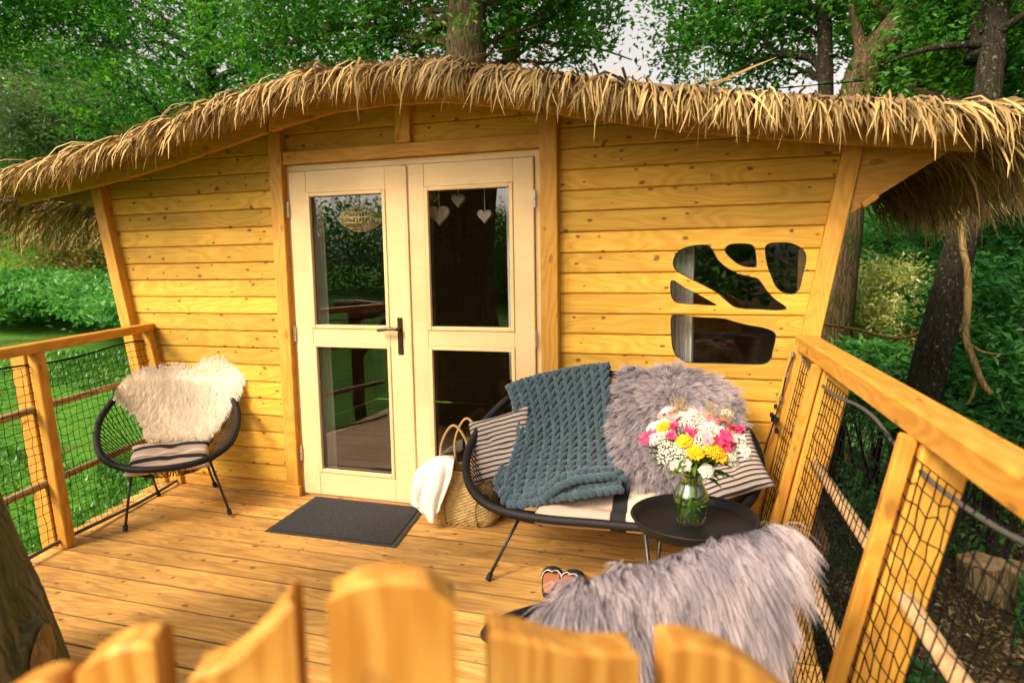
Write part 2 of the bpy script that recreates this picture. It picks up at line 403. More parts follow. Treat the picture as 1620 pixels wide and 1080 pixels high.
f = N('MapRange', {'Value': f, 'From Min': .5, 'From Max': .6}).outputs[0]
col = mixc(N, f, grass, soil)
bs = N('BsdfPrincipled', {'Base Color': col, 'Roughness': .95}); bs.inputs['Specular IOR Level'].default_value = .1
bp = N('Bump', {'Height': n2, 'Strength': 1.0, 'Distance': .05}); nt.links.new(bp.outputs[0], bs.inputs['Normal'])
nt.links.new(bs.outputs[0], out.inputs[0])
tag(mesh('ground', GV, np.array(gf), m, origin=(0,0,0)), kind='structure')

# ------------------------------------------------------------------ deck
PITCH_D = .168
def left_edge(y):  return -3.72-.27*y*1.0 if y > -1.5 else -3.315
def right_edge(y): return .20-.075*y
deck = thing('deck', (-1.7, -1.5, 0), kind='structure')
k = 0
y1 = .082
while y1 > -3.05:
    y0 = y1-PITCH_D; g = .0035
    xl = min(left_edge(y0), left_edge(y1))-.02+rnd.uniform(-.006,.006); xr = right_edge((y0+y1)/2)+.04; g = .0026
    zt = rnd.uniform(-.0018, .0018)
    p = beam('deck_board', (xl, (y0+y1)/2, -.0135+zt), (xr, (y0+y1)/2, -.0135+zt+rnd.uniform(-.0015,.0015)), PITCH_D-2*g, .027, W_DECK, deck, b=.0025)
    p.data.materials.append(W_JOINT)                       # weathered, dirty long edges in the joints
    for f_ in p.data.polygons:
        if abs(f_.normal.y) > .5: f_.material_index = 1
    y1 = y0; k += 1
YF = y1
for x in (-3.2, -1.9, -.6, .3):
    beam('joist', (x, .1, -.125), (x, YF, -.125), .06, .19, W_POST, deck)
fb = [(left_edge(.1)-.03, .1), (left_edge(-1.5)-.03, -1.5), (left_edge(-1.5)-.03, YF)]
beam('edge_board', (fb[0][0]-.014, fb[0][1], -.11), (fb[1][0]-.014, fb[1][1], -.11), .028, .16, W_POST, deck)
beam('edge_board', (fb[1][0]-.014, fb[1][1]-.03, -.11), (fb[2][0]-.014, fb[2][1], -.11), .028, .16, W_POST, deck)
for x, y in ((-3.2, -.2), (-3.1, -2.8), (.15, -.2), (.25, -2.8), (-1.5, -2.8)):
    zb = float(ground_z(x, y))-.3
    M_, F_ = tube([(x, y, zb), (x, y, -.215)], .09, 10)
    mesh('support_post', M_, F_, W_LOG, deck)

# ------------------------------------------------------------------ cabin
XC = -1.80
cabin = thing('treehouse_cabin', (XC, 0, 0), 'larch clad treehouse cabin with flared walls, double glazed doors and a palm thatched roof', 'cabin')
PROF = [(0,2.455),(.35,2.445),(.75,2.375),(1.15,2.29),(1.55,2.21),(1.95,2.145),(2.35,2.09),(2.75,2.04),(3.05,1.985)]
def zr(x):
    s = abs(x-(XC-.03)); q = PROF
    for (a, za), (b, zb) in zip(q, q[1:]):
        if s <= b: return za+(zb-za)*(s-a)/(b-a)
    return q[-1][1]-.25*(s-q[-1][0])
def xl_wall(z): return -3.705-.182*z
def xr_wall(z): return .165+.172*z
# window cut-outs, measured on the wall plane
def wpts(L): return [(lambda v: (v.x, v.z))(on_y(1040+x/4.696, 370+y/4.696, -.022)) for x, y in L]
HOLES = [wpts(L) for L in (
 [(115,190),(150,130),(220,95),(310,80),(375,85),(415,125),(450,190),(510,245),(590,290),(680,315),(745,330),(785,375),(830,440),(890,495),(955,540),(955,565),(880,572),(760,565),(640,560),(570,545),(510,500),(440,440),(350,390),(240,335),(150,285),(115,240)],
 [(498,120),(530,80),(600,70),(680,73),(720,95),(735,150),(740,235),(720,250),(650,245),(590,220),(530,170)],
 [(800,110),(830,70),(900,62),(990,65),(1060,95),(1105,140),(1110,210),(1085,310),(1065,400),(1030,445),(980,450),(920,430),(875,385),(845,310),(815,230)],
 [(95,355),(130,350),(180,385),(240,420),(320,460),(400,505),(440,530),(400,535),(280,527),(170,520),(125,505),(98,460)],
 [(98,620),(140,607),(230,612),(340,622),(430,625),(500,632),(580,655),(680,680),(770,695),(840,715),(880,745),(880,800),(860,880),(850,930),(810,970),(740,978),(600,975),(450,970),(250,965),(180,945),(130,900),(105,830),(97,720)])]
HOLES = [[(p[0], p[2]) for p in catmull([(x, 0, z) for x, z in h], 3, True)] for h in HOLES]
def cutter():
    vs, fs = [], []
    for h in HOLES:
        n = len(h); b = len(vs)
        a = sum(h[i][0]*h[(i+1) % n][1]-h[(i+1) % n][0]*h[i][1] for i in range(n))
        if a < 0: h = h[::-1]
        vs += [(x, -.2, z) for x, z in h]+[(x, .2, z) for x, z in h]
        fs += [tuple(range(b, b+n)), tuple(range(b+2*n-1, b+n-1, -1))]+[(b+i, b+i+n, b+(i+1) % n+n, b+(i+1) % n) for i in range(n)]
    me = bpy.data.meshes.new('cut'); me.from_pydata(vs, [], fs); me.update()
    bm = bmesh.new(); bm.from_mesh(me); bmesh.ops.recalc_face_normals(bm, faces=bm.faces[:]); bm.to_mesh(me); bm.free()
    o = bpy.data.objects.new('cut', me); C.objects.link(o); return o
CUT = cutter()
WT = .024
def plank(x0b, x1b, x0t, x1t, z0, z1, yb=0.0, parent=cabin, topf=None, cut=False):
    """one horizontal lap board; a drip chamfer along the bottom gives the dark joint line"""
    pr = [(yb+WT, z0-.004), (yb+.006, z0-.003), (yb-.001, z0+.001), (yb-.003, z0+.008), (yb+.001, z1-.010), (yb+.009, z1-.006), (yb+.014, z1-.001), (yb+WT, z1-.001)]
    def xs(z, a, b): return a+(b-a)*(z-z0)/max(z1-z0, 1e-6)
    V = []; n = len(pr)
    secs = [0.0, 1.0] if topf is None else np.linspace(0, 1, 13)
    for s in secs:
        for y, z in pr:
            a, b = xs(z, x0b, x0t), xs(z, x1b, x1t); x = a+(b-a)*s
            if topf is not None: z = max(min(z, topf(x)), z0-.004)
            V.append((x, y, z))
    F = []; m = len(secs)
    for q in range(m-1):
        for i in range(n):
            j = (i+1) % n; F.append((q*n+i, q*n+j, (q+1)*n+j, (q+1)*n+i))
    F += [tuple(range(n-1, -1, -1)), tuple(range((m-1)*n, m*n))]
    bm = bmesh.new(); vv = [bm.verts.new(v) for v in V]
    for f in F:
        try: bm.faces.new([vv[i] for i in f])
        except ValueError: pass
    bmesh.ops.remove_doubles(bm, verts=bm.verts[:], dist=1e-5); bmesh.ops.recalc_face_normals(bm, faces=bm.faces[:])
    bm.verts.ensure_lookup_table()
    V = [v.co[:] for v in bm.verts]; idx = {v: i for i, v in enumerate(bm.verts)}; F = [tuple(idx[v] for v in f.verts) for f in bm.faces]; bm.free()
    c = Vector(((x0b+x1b)/2, yb, (z0+z1)/2))
    o = mesh('wall_board', V, F, W_WALL, parent, False, origin=c)
    if cut:
        md = o.modifiers.new('b', 'BOOLEAN'); md.operation = 'DIFFERENCE'; md.solver = 'EXACT'; md.object = CUT
    return o
PB = .1097
def wallpanel(zs, xa, xb, zmax):
    z = zs
    while z < zmax:
        z1 = z+PB; x0b, x1b = xa(z), xb(z); x0t, x1t = xa(z1), xb(z1)
        top = max(zr(x)-.03 for x in np.linspace(x0b, x1b, 13))
        if z < top-.01:
            lo = min(zr(x)-.03 for x in (x0t, x1t))
            cut = x1b > 0 and z1 > .85 and z < 1.62
            plank(x0b, x1b, x0t, x1t, max(z, .068), z1, topf=(lambda x: zr(x)-.03) if z1 > lo else None, cut=cut)
        z = z1
wallpanel(1.163-10*PB, lambda z: xl_wall(z)+.02, lambda z: -2.655, 2.5)
wallpanel(1.184-11*PB, lambda z: -.945, lambda z: xr_wall(z)-.02, 2.5)
wallpanel(2.145, lambda z: -2.655, lambda z: -1.80, 2.5)
wallpanel(2.145, lambda z: -1.80, lambda z: -.945, 2.5)
bpy.context.view_layer.update(); dg = bpy.context.evaluated_depsgraph_get()
for o in [o for o in C.objects if o.modifiers]:
    me = bpy.data.meshes.new_from_object(o.evaluated_get(dg)); o.modifiers.clear(); o.data = me
    bm = bmesh.new(); bm.from_mesh(me); left = set(bm.verts); isl = []
    while left:
        st = [left.pop()]; cur = set(st)
        while st:
            v = st.pop()
            for e_ in v.link_edges:
                w = e_.other_vert(v)
                if w in left: left.discard(w); cur.add(w); st.append(w)
        isl.append(cur)
    if len(isl) > 1:
        for k_, cur in enumerate(isl):
            b2 = bm.copy(); b2.verts.ensure_lookup_table(); bm.verts.index_update(); ids = {v.index for v in cur}
            bmesh.ops.delete(b2, geom=[v for v in b2.verts if v.index not in ids], context='VERTS')
            m2 = bpy.data.meshes.new('wall_board'); b2.to_mesh(m2); b2.free(); m2.materials.append(W_WALL)
            if k_ == 0: o.data = m2
            else:
                c_ = o.copy(); c_.data = m2; C.objects.link(c_); WM[c_] = WM[o]
    bm.free()
bpy.data.objects.remove(CUT)
# corner posts lean outwards, door posts stand upright
beam('corner_post', (xl_wall(0)-.01, -.03, 0.0), (xl_wall(zr(-4.1)-.1)-.01, -.03, zr(-4.1)-.1), .085, .075, W_POST, cabin, up=(0,-1,0))
beam('corner_post', (xr_wall(0)+.01, -.03, 0.0), (xr_wall(2.03)+.01, -.03, 2.03), .085, .075, W_POST, cabin, up=(0,-1,0))
beam('door_post', (-2.660, -.020, .0), (-2.660, -.020, zr(-2.66)-.04), .090, .062, W_POST, cabin, up=(0,-1,0))
beam('door_post', (-.948, -.026, .0), (-.948, -.026, zr(-.95)-.04), .096, .075, W_POST, cabin, up=(0,-1,0))
beam('lintel', (-2.614, -.012, 2.107), (-.997, -.012, 2.107), .05, .077, W_POST, cabin, up=(0,0,1))
beam('stud', (-1.805, -.014, 2.148), (-1.805, -.014, zr(-1.8)-.04), .095, .05, W_POST, cabin, up=(0,-1,0))
beam('base_board', (-3.70, -.016, .034), (-2.706, -.016, .034), .042, .064, W_POST, cabin)
beam('base_board', (-.899, -.016, .034), (.155, -.016, .034), .042, .064, W_POST, cabin)
beam('base_block', (-2.72, -.048, .034), (-2.60, -.048, .034), .03, .066, W_POST, cabin)
# barge board that follows the roof line in front of the wall, and the flared end brackets
def bargeboard(x0, x1, n):
    X = np.linspace(x0, x1, n); yf, yb_ = -.165, -.125; V = []; F = []
    for x in X:
        t, b = zr(x)-.02, zr(x)-.125
        V += [(x, yf, t), (x, yf, b), (x, yb_, b), (x, yb_, t)]
    for i in range(n-1):
        for j in range(4): F.append((i*4+j, i*4+(j+1) % 4, i*4+4+(j+1) % 4, i*4+4+j))
    F += [(0,1,2,3), tuple(range(4*n-1, 4*n-5, -1))]
    mesh('barge_board', V, F, W_POST, cabin, False)
bargeboard(-4.66, -2.62, 24); bargeboard(-2.6, -.96, 24); bargeboard(-.94, .98, 24)
def px_poly(L, y): return [(v.x, v.z) for v in (on_y(a, b, y) for a, b in L)]
prism('eave_bracket', px_poly([(26,298),(49,311),(151,328),(143,288),(155,262),(150,240),(30,262)], -.05), -.05, -.02, W_SOFF, cabin)
prism('eave_bracket', px_poly([(1352,200),(1540,200),(1535,219),(1335,344)], -.05), -.05, -.02, W_POST, cabin)
beam('bracket_rail', (.56, -.062, 1.70), (.62, -.062, 1.745), .03, .05, W_POST, cabin, up=(0,-1,0))
# door frame, leaves
FR = MB()
FR.box(-2.615, -2.592, -.004, .06, .0, 2.066); FR.box(-1.036, -.997, -.004, .06, .0, 2.066); FR.box(-2.592, -1.036, -.004, .06, 2.030, 2.066)
FR.box(-2.592, -1.036, -.002, .06, -.003, .016)
FR.obj('door_frame', W_DOOR, cabin)
def leaf(xa, xb, glz, name):
    """frame pieces at y -.022..0.03; glz=(gx0, gx1)"""
    m = MB(); yf, yb_ = -.024, .032; g0, g1 = glz; b = .004
    m.cbox(xa, g0, yf, yb_, .018, 2.026, b); m.cbox(g1, xb, yf, yb_, .018, 2.026, b)
    for z0, z1 in ((.018, .165), (.985, 1.078), (1.895, 2.026)): m.cbox(g0-.001, g1+.001, yf+.001, yb_-.001, z0, z1, b)
    o = m.obj('door_leaf', W_DOOR, cabin)
    for z0, z1 in ((.165, .985), (1.078, 1.895)):
        q = MB(); w = .022
        for a in ((g0, g0+w, z0, z1), (g1-w, g1, z0, z1)): q.cbox(a[0], a[1], yf-.006, -.004, a[2], a[3], .003)
        for a in ((g0+w, g1-w, z0, z0+w), (g0+w, g1-w, z1-w, z1)): q.cbox(a[0], a[1], yf-.0055, -.004, a[2], a[3], .003)
        q.obj('glazing_bead', W_DOOR, o)
        p = MB(); p.box(g0-.004, g1+.004, .0035, .0075, z0-.004, z1+.004); p.obj('pane', GLASS, o)
    return o
leafL = leaf(-2.588, -1.822, (-2.468, -1.936), 'left')
leafR = leaf(-1.808, -1.040, (-1.687, -1.158), 'right')
cs = MB(); cs.cbox(-1.832, -1.790, -.036, -.0245, .03, 2.02, .004); cs.obj('cover_strip', W_DOOR, leafL)
hx = -1.868
h = MB(); h.cbox(hx-.017, hx+.017, -.031, -.0245, .93, 1.15, .003)
h.tube([(hx, -.03, 1.085), (hx, -.075, 1.085)], .010, 8); h.tube(catmull([(hx, -.073, 1.085), (hx-.05, -.078, 1.087), (hx-.10, -.074, 1.08), (hx-.125, -.066, 1.077)], 4), [.010]*13, 8)
h.tube([(hx, -.0305, .985), (hx, -.036, .985)], .011, 10)
h.obj('door_handle', BRONZE, leafL)
def hinge(x, z, lf):
    q = MB(); q.tube([(x, -.034, z-.045), (x, -.034, z-.002)], .0085, 8); q.tube([(x, -.034, z+.002), (x, -.034, z+.045)], .0085, 8); q.tube([(x, -.034, z+.045), (x, -.034, z+.052)], .006, 8)
    q.obj('hinge', HINGE, lf)
for z in (1.80, 1.04, .28): hinge(-2.594, z, leafL); hinge(-1.030, z, leafR)
# window: panes behind the cut-outs
win = MB(); win.box(-.37, .30, .0445, .055, .86, 1.62); 
fr = MB()
for a in ((-.42, -.37, .82, 1.66), (.30, .34, .82, 1.66)): fr.box(a[0], a[1], .026, .07, a[2], a[3])
fr.box(-.37, .30, .026, .07, .82, .86); fr.box(-.37, .30, .026, .07, 1.62, 1.66)
wf = fr.obj('window', W_INT, cabin)
for h_ in HOLES:
    cx = sum(p[0] for p in h_)/len(h_); cz = sum(p[1] for p in h_)/len(h_)
    prism('pane', [(x, z) for x, z in h_], .0135, .0165, GLASS, wf)
SEAL = plain('dark_seal', (.02,.014,.008), .6)
for h_ in HOLES:
    V = []; n = len(h_)
    for x, z in h_: V.append((x, .0125, z))
    Vt, Ft = tube([(x, .010, z) for x, z in h_], .0045, 5, closed=True)
    mesh('seal', Vt, Ft, SEAL, wf)
# shell of the room, floor, ceiling, roof bed
D = 2.9
def shell(name, V, mt): 
    return mesh(name, V, [tuple(range(len(V)))], mt, cabin, False)
def slab(name, quad, nrm, t, mt):
    q = [Vector(p) for p in quad]; n = Vector(nrm)*t; V = q+[p+n for p in q]
    return mesh(name, V, [(0,1,2,3),(7,6,5,4),(0,4,5,1),(1,5,6,2),(2,6,7,3),(3,7,4,0)], mt, cabin, False)
zl = zr(-4.1)-.06
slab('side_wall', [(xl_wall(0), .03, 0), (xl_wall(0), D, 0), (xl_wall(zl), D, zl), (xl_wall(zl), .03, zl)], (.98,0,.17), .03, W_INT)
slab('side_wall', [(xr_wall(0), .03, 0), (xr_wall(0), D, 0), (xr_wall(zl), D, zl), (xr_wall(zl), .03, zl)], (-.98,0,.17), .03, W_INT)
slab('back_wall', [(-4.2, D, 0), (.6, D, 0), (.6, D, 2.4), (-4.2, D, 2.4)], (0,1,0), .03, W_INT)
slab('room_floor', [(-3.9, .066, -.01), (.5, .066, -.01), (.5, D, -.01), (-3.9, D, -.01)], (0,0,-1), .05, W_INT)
def roofstrip(name, off0, off1, ya, yb_, x0, x1, mt, n=48):
    X = np.linspace(x0, x1, n); V = []; F = []
    for x in X:
        a, b = zr(x)+off0, zr(x)+off1; V += [(x, ya, a), (x, yb_, a), (x, yb_, b), (x, ya, b)]
    for i in range(n-1):
        for j in range(4): F.append((i*4+j, i*4+(j+1) % 4, i*4+4+(j+1) % 4, i*4+4+j))
    F += [(0,1,2,3), tuple(range(4*n-1, 4*n-5, -1))]
    return mesh(name, V, F, mt, cabin, True)
roofstrip('ceiling', -.025, -.005, -.36, D+.3, -4.78, 1.22, W_SOFF)
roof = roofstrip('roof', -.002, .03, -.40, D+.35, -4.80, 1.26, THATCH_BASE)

# ------------------------------------------------------------------ thatch: thousands of dry palm strips bent over the eaves
def strips(name, root, d0, d1, length, width, mt, parent, segs=5, twist=.6, curl=.25):
    """root N,3; leaves root along d0 and bends towards d1 by the tip"""
    n = len(root); ts = np.linspace(0, 1, segs+1)
    P = np.zeros((n, segs+1, 3)); P[:,0] = root
    w0 = npr.normal(0, curl, (n,3)); L = length/segs
    for k in range(1, segs+1):
        t = (k-.5)/segs; s = t*t*(3-2*t)
        d = d0*(1-s)[..., None] if False else d0*(1-s)+d1*s
        d = d+w0*t*t+npr.normal(0, .05, (n,3))
        d /= np.linalg.norm(d, axis=1, keepdims=True); P[:,k] = P[:,k-1]+d*L[:,None]
    T = np.gradient(P, axis=1); T /= np.linalg.norm(T, axis=2, keepdims=True)+1e-9
    up = npr.normal(0, 1, (n,1,3))*twist+np.array([0,-.3,1.0])
    sd = np.cross(T, up); sd /= np.linalg.norm(sd, axis=2, keepdims=True)+1e-9
    wv = (np.clip(1.15-ts**3*1.05, .1, 1)*np.clip(.55+ts*3, 0, 1))[None,:,None]*width[:,None,None]*.5
    A = P-sd*wv; B = P+sd*wv
    V = np.stack([A, B], 2).reshape(n, -1, 3)
    base = (np.arange(n)*(2*(segs+1)))[:,None,None]; q = (np.arange(segs)*2)[None,:,None]
    F = (base+q+np.array([0,1,3,2])[None,None,:]).reshape(-1, 4)
    at_ = np.repeat(np.broadcast_to(ts, (n, segs+1)).reshape(-1), 2)
    return mesh(name, V.reshape(-1,3), F, mt, parent, True, attr=at_)
zrv = np.vectorize(zr)
def lean(x): return np.interp(x, [-4.9,-4.2,-3.2,-2.4,-1.6,-.9,-.3,.2,.6,1.0,1.3], [-1.3,-1.0,-.78,-.62,-.45,-.30,-.12,.05,.28,.75,1.3])
def front_layer(n, y0, y1, zo, lmin, lmax, droop, x0=-4.76, x1=1.2):
    x = npr.uniform(x0, x1, n)
    # strips come in bunches
    bunch = npr.uniform(x0, x1, int(n/6)); x = np.where(npr.random(n) < .75, bunch[npr.integers(0, len(bunch), n)]+npr.normal(0, .022, n), x)
    bs_ = npr.normal(0, .2, 400); bi = ((x-x0)/(x1-x0)*399).astype(int).clip(0, 399)
    y = npr.uniform(y0, y1, n); z = zrv(x)+zo+npr.uniform(-.012, .018, n)
    slope = (zrv(x+.02)-zrv(x-.02))/.04
    ln = lean(x)+bs_[bi]+npr.normal(0, .16, n)
    d0 = np.stack([ln*.55, -npr.uniform(.7, 1.1, n), .10+slope*ln*.5+npr.normal(0, .12, n)], 1); d0 /= np.linalg.norm(d0, axis=1, keepdims=True)
    d1 = np.stack([ln*.55+npr.normal(0, .12, n), -npr.uniform(.02, .3, n), -droop*npr.uniform(.8, 1.2, n)], 1); d1 /= np.linalg.norm(d1, axis=1, keepdims=True)
    return np.stack([x, y, z], 1), d0, d1, npr.uniform(lmin, lmax, n)
def cat(Ls): return [np.concatenate(a) for a in zip(*Ls)]
lay = cat([front_layer(1450, -.42, -.28, -.01, .21, .345, 1.3), front_layer(1500, -.38, -.15, .01, .18, .325, 1.2), front_layer(1100, -.30, .0, .025, .16, .28, .9), front_layer(170, -.42, -.3, 0, .36, .48, 1.4)])
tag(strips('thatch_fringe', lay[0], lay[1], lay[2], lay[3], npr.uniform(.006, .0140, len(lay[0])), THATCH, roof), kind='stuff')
def top_layer(n):
    x = npr.uniform(-4.76, 1.2, n); y = npr.uniform(-.2, D+.3, n); z = zrv(x)+.035+npr.uniform(0, .025, n)
    s = np.where(x < XC, -1.0, 1.0); sl = (zrv(x+.03)-zrv(x-.03))/.06
    d0 = np.stack([s*npr.uniform(.2, 1, n), npr.normal(-.3, .5, n), s*sl*.9+npr.normal(.02, .12, n)], 1); d0 /= np.linalg.norm(d0, axis=1, keepdims=True)
    return np.stack([x, y, z], 1), d0, d0+np.array([0,0,-.15]), npr.uniform(.2, .42, n)
tl = top_layer(2600)
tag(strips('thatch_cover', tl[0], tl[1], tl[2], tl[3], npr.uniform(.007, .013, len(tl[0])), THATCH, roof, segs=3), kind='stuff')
def side_layer(n, s, y0, y1, lmin, lmax):
    y = npr.uniform(y0, y1, n); x = (1.16 if s > 0 else -4.70)+npr.uniform(-.38, .03, n)
    z = zrv(x)+npr.uniform(-.03, .03, n)
    b = npr.normal(0, .12, 300)[((y-y0)/(y1-y0)*299).astype(int)]
    d0 = np.stack([s*npr.uniform(.8, 1.1, n), npr.normal(-.28, .15, n)+b, npr.normal(-.05, .14, n)], 1); d0 /= np.linalg.norm(d0, axis=1, keepdims=True)
    d1 = np.stack([s*npr.uniform(.15, .5, n), npr.normal(-.12, .12, n)+b, -npr.uniform(.8, 1.1, n)], 1); d1 /= np.linalg.norm(d1, axis=1, keepdims=True)
    return np.stack([x, y, z], 1), d0, d1, npr.uniform(lmin, lmax, n)*(1+.28*np.clip((y+.4)/3.2, 0, 1))
sl_ = cat([side_layer(2500, 1, -.42, D+.3, .36, .62), side_layer(1900, -1, -.42, D+.3, .34, .60)])
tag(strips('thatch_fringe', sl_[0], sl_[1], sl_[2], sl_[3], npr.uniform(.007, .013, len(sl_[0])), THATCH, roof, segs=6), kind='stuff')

# ------------------------------------------------------------------ inside the room: curtains, lamp, ornaments
CURT = plain('white_voile', (.72,.70,.66), .9)
def curtain(px0, px1, py0, py1, y, folds, label, spread=0.0):
    a, b = on_y(px0, py0, y), on_y(px1, py1, y); n = 60; V = []; F = []; rows = 9
    for j in range(rows):
        t = j/(rows-1); z = a.z+(b.z-a.z)*t
        for i in range(n):
            s = i/(n-1); x = a.x+(b.x-a.x)*s*(1+spread*t); V.append((x, y+.022*math.sin(folds*2*math.pi*s+t)*(.5+.5*t), z))
    for j in range(rows-1):
        for i in range(n-1): F.append((j*n+i, j*n+i+1, (j+1)*n+i+1, (j+1)*n+i))
    o = mesh('curtain', V, F, CURT); return tag(o, label, 'curtain')
curtain(488, 532, 290, 765, .22, 5, 'white curtain gathered behind the left door leaf', .05)
curtain(800, 832, 290, 600, .22, 4, 'narrow white curtain at the right edge behind the right door leaf')
curtain(1058, 1096, 380, 580, .16, 5, 'grey white curtain on the left inside the leaf shaped window')
WICK = plain('wicker', (.72,.48,.20), .7, bump=(90.0, .5))
lp = on_y(571, 346, .24)
lamp = thing('pendant_lamp', lp, 'wicker pendant lamp shade hanging inside behind the left door glass', 'lamp')
q = MB(); prof = [(0.03,.085),(.07,.07),(.12,.035),(.137,.0),(.12,-.032),(.075,-.06),(.045,-.075)]
for i in range(44):
    a = 2*math.pi*i/44; q.tube([(lp.x+r*math.cos(a), lp.y+r*math.sin(a), lp.z+z) for r, z in prof], .0042, 4)
for r, z in prof:
    q.tube([(lp.x+r*math.cos(a), lp.y+r*math.sin(a), lp.z+z) for a in np.linspace(0, 2*math.pi, 25)[:-1]], .006, 4, closed=True)
q.obj('lamp_shade', WICK, lamp); q = MB(); q.tube([lp+Vector((0,0,.09)), (lp.x, lp.y, 2.36)], .005, 5); q.obj('cable', STEEL, lamp)
HEART = plain('whitewashed_wood', (.26,.23,.19), .8); 
def heart(px, py, s, y, mt, label):
    c = on_y(px, py, y); t = thing('hanging_heart', c, label, 'ornament', 'ornaments hung inside the door')
    pts = []
    for i in range(28):
        a = 2*math.pi*i/28; pts.append((c.x+s*.062*16*math.sin(a)**3/1.0*.5, c.z+s*.062*.5*(13*math.cos(a)-5*math.cos(2*a)-2*math.cos(3*a)-math.cos(4*a))))
    prism('heart', pts, y-.012, y+.012, mt, t)
    Vt, Ft = tube([(c.x, y, c.z+s*.16), (c.x, y, 2.1)], .0022, 4); mesh('string', Vt, Ft, CURT, t)
heart(695, 339, .13, .1, plain('woven_twigs', (.36,.28,.2), .8), 'large twig heart hanging lowest left behind the right door glass')
heart(725, 316, .085, .1, HEART, 'white striped heart hanging at the top behind the right door glass')
heart(767, 341, .085, .1, HEART, 'white teardrop heart hanging at the right behind the door glass')
heart(687, 312, .06, .1, HEART, 'tiny pale heart hanging in the top left corner of the right door')

# ------------------------------------------------------------------ railings
def net(name, fn, U, Vn, cell_u, cell_v, parent, r=.0017, jit=.006, diamond=False, sag=.0):
    """fn(u, v) -> point, u along the rail (m), v up (m)"""
    nu, nv = max(2, int(U/cell_u)), max(2, int(Vn/cell_v)); mb = MB()
    G = [[None]*(nv+1) for _ in range(nu+1)]
    for i in range(nu+1):
        for j in range(nv+1):
            u, v = i*U/nu, j*Vn/nv
            e = 0 if j in (0, nv) or i in (0, nu) else jit
            if diamond and i % 2 and 0 < j < nv: v += .28*cell_v
            elif diamond and 0 < j < nv: v -= .28*cell_v
            ph = sag*math.sin(math.pi*v/Vn)
            G[i][j] = Vector(fn(u+rnd.gauss(0, e), v+rnd.gauss(0, e)))+Vector((0,0,0))
    for i in range(nu+1): mb.tube(G[i], r, 4, caps=False)
    for j in range(nv+1): mb.tube([G[i][j] for i in range(nu+1)], r, 4, caps=False)
    return mb.obj(name, NETC, parent)
def strut(name, p0, p1, w, h, mt, parent, out): return beam(name, p0, p1, w, h, mt, parent, up=out, b=.005)
# --- right railing
RR = thing('deck_railing', (.25, -1.2, 0), 'larch railing with diamond netting on the right side of the deck', 'railing')
def rx(y, z, o=0.0): return .335-.078*(y+.55)-.205*(1.02-z)+o
def rp(y, z, o=0.0): return Vector((rx(y, z, o), y, z))
YE = -3.0
hr = [(.300-.078*(y+0.0), y) for y in (0.0, YE)]
beam('handrail', (hr[0][0]+.040, -.004, 1.052), (hr[1][0]+.050, YE, 1.052), .092, .078, W_RAIL, RR, b=.008)
for yp in (-.55, -1.72, -2.92):
    n_ = Vector((.98, 0, -.2))
    strut('batten', rp(yp, -.12, .004), rp(yp, 1.02, .004), .042, .040, W_RAIL, RR, (0,1,0))
    strut('post', rp(yp-.02, -.25, .086), rp(yp-.02, 1.03, .086), .052, .112, W_POST, RR, (1,0,.2))
strut('batten', rp(-.045, 0, -.0), rp(-.045, 1.04, -.0), .05, .045, W_RAIL, RR, (0,1,0))
for z in (.60, .26):
    Vt, Ft = tube([rp(-.05, z-.002, .09), rp(-1.2, z+.006, .088), rp(YE, z, .09)], [.024, .022, .025], 8); mesh('pole', Vt, Ft, W_ROD, RR)
net('net', lambda u, v: rp(-.09-u, .02+v, .034+.012*math.sin(u*3)), 2.9, .95, .047, .047, RR, r=.0018, jit=.0055)
def rope(name, pts, r, mt, parent, m=5):
    Vt, Ft = tube(catmull(pts, m), r, 6); return mesh(name, Vt, Ft, mt, parent)
tp = []
for y in np.linspace(-.07, YE, 15):
    seg = ((-y-.07) % 1.17)/1.17; tp.append(rp(y, .985-.045*math.sin(math.pi*seg), .036))
rope('net_rope', tp, .0062, ROPEG, RR)
rope('net_rope', [rp(y, .02, .034) for y in np.linspace(-.07, YE, 9)], .007, NETC, RR)
# --- left railing
LR = thing('deck_railing', (-3.5, -.9, 0), 'larch railing with square netting on the left side of the deck', 'railing')
def lpnt(y, z, o=0.0):
    b = -3.565-.21*y; t = -3.755-.300*y
    x = b+(t-b)*z/1.05; return Vector((x-o, y-.2*o, z))
YL = -2.1
beam('handrail', lpnt(-.004, 1.064, .008), lpnt(YL, 1.064, .008), .078, .050, W_RAIL, LR, b=.006)
strut('post', lpnt(-1.06, 0, .0), lpnt(-1.06, 1.04, .0), .062, .055, W_RAIL, LR, (0,1,0))
strut('post', lpnt(-1.05, -.25, .10), lpnt(-1.05, 1.04, .10), .045, .085, W_POST, LR, (1,.2,0))
strut('batten', lpnt(-.045, .0, -.0), lpnt(-.045, 1.04, -.0), .045, .045, W_RAIL, LR, (0,1,0))
for z in (.74, .345):
    Vt, Ft = tube([lpnt(-.02, z+.0, .06), lpnt(-1.1, z, .06), lpnt(YL, z-.01, .06)], [.019, .021, .022], 8); mesh('pole', Vt, Ft, W_ROD, LR)
net('net', lambda u, v: lpnt(-.07-u, .03+v, .036+.01*math.sin(u*5)), 2.0, .94, .048, .044, LR, r=.0016, jit=.0045)
rope('net_rope', [lpnt(y, .975-.012*math.sin(y*6), .036) for y in np.linspace(-.06, YL, 13)], .005, NETC, LR)
rope('net_rope', [lpnt(y, .028+.012*math.sin(y*4), .02) for y in np.linspace(-.03, YL, 13)], .010, ROPEG, LR)
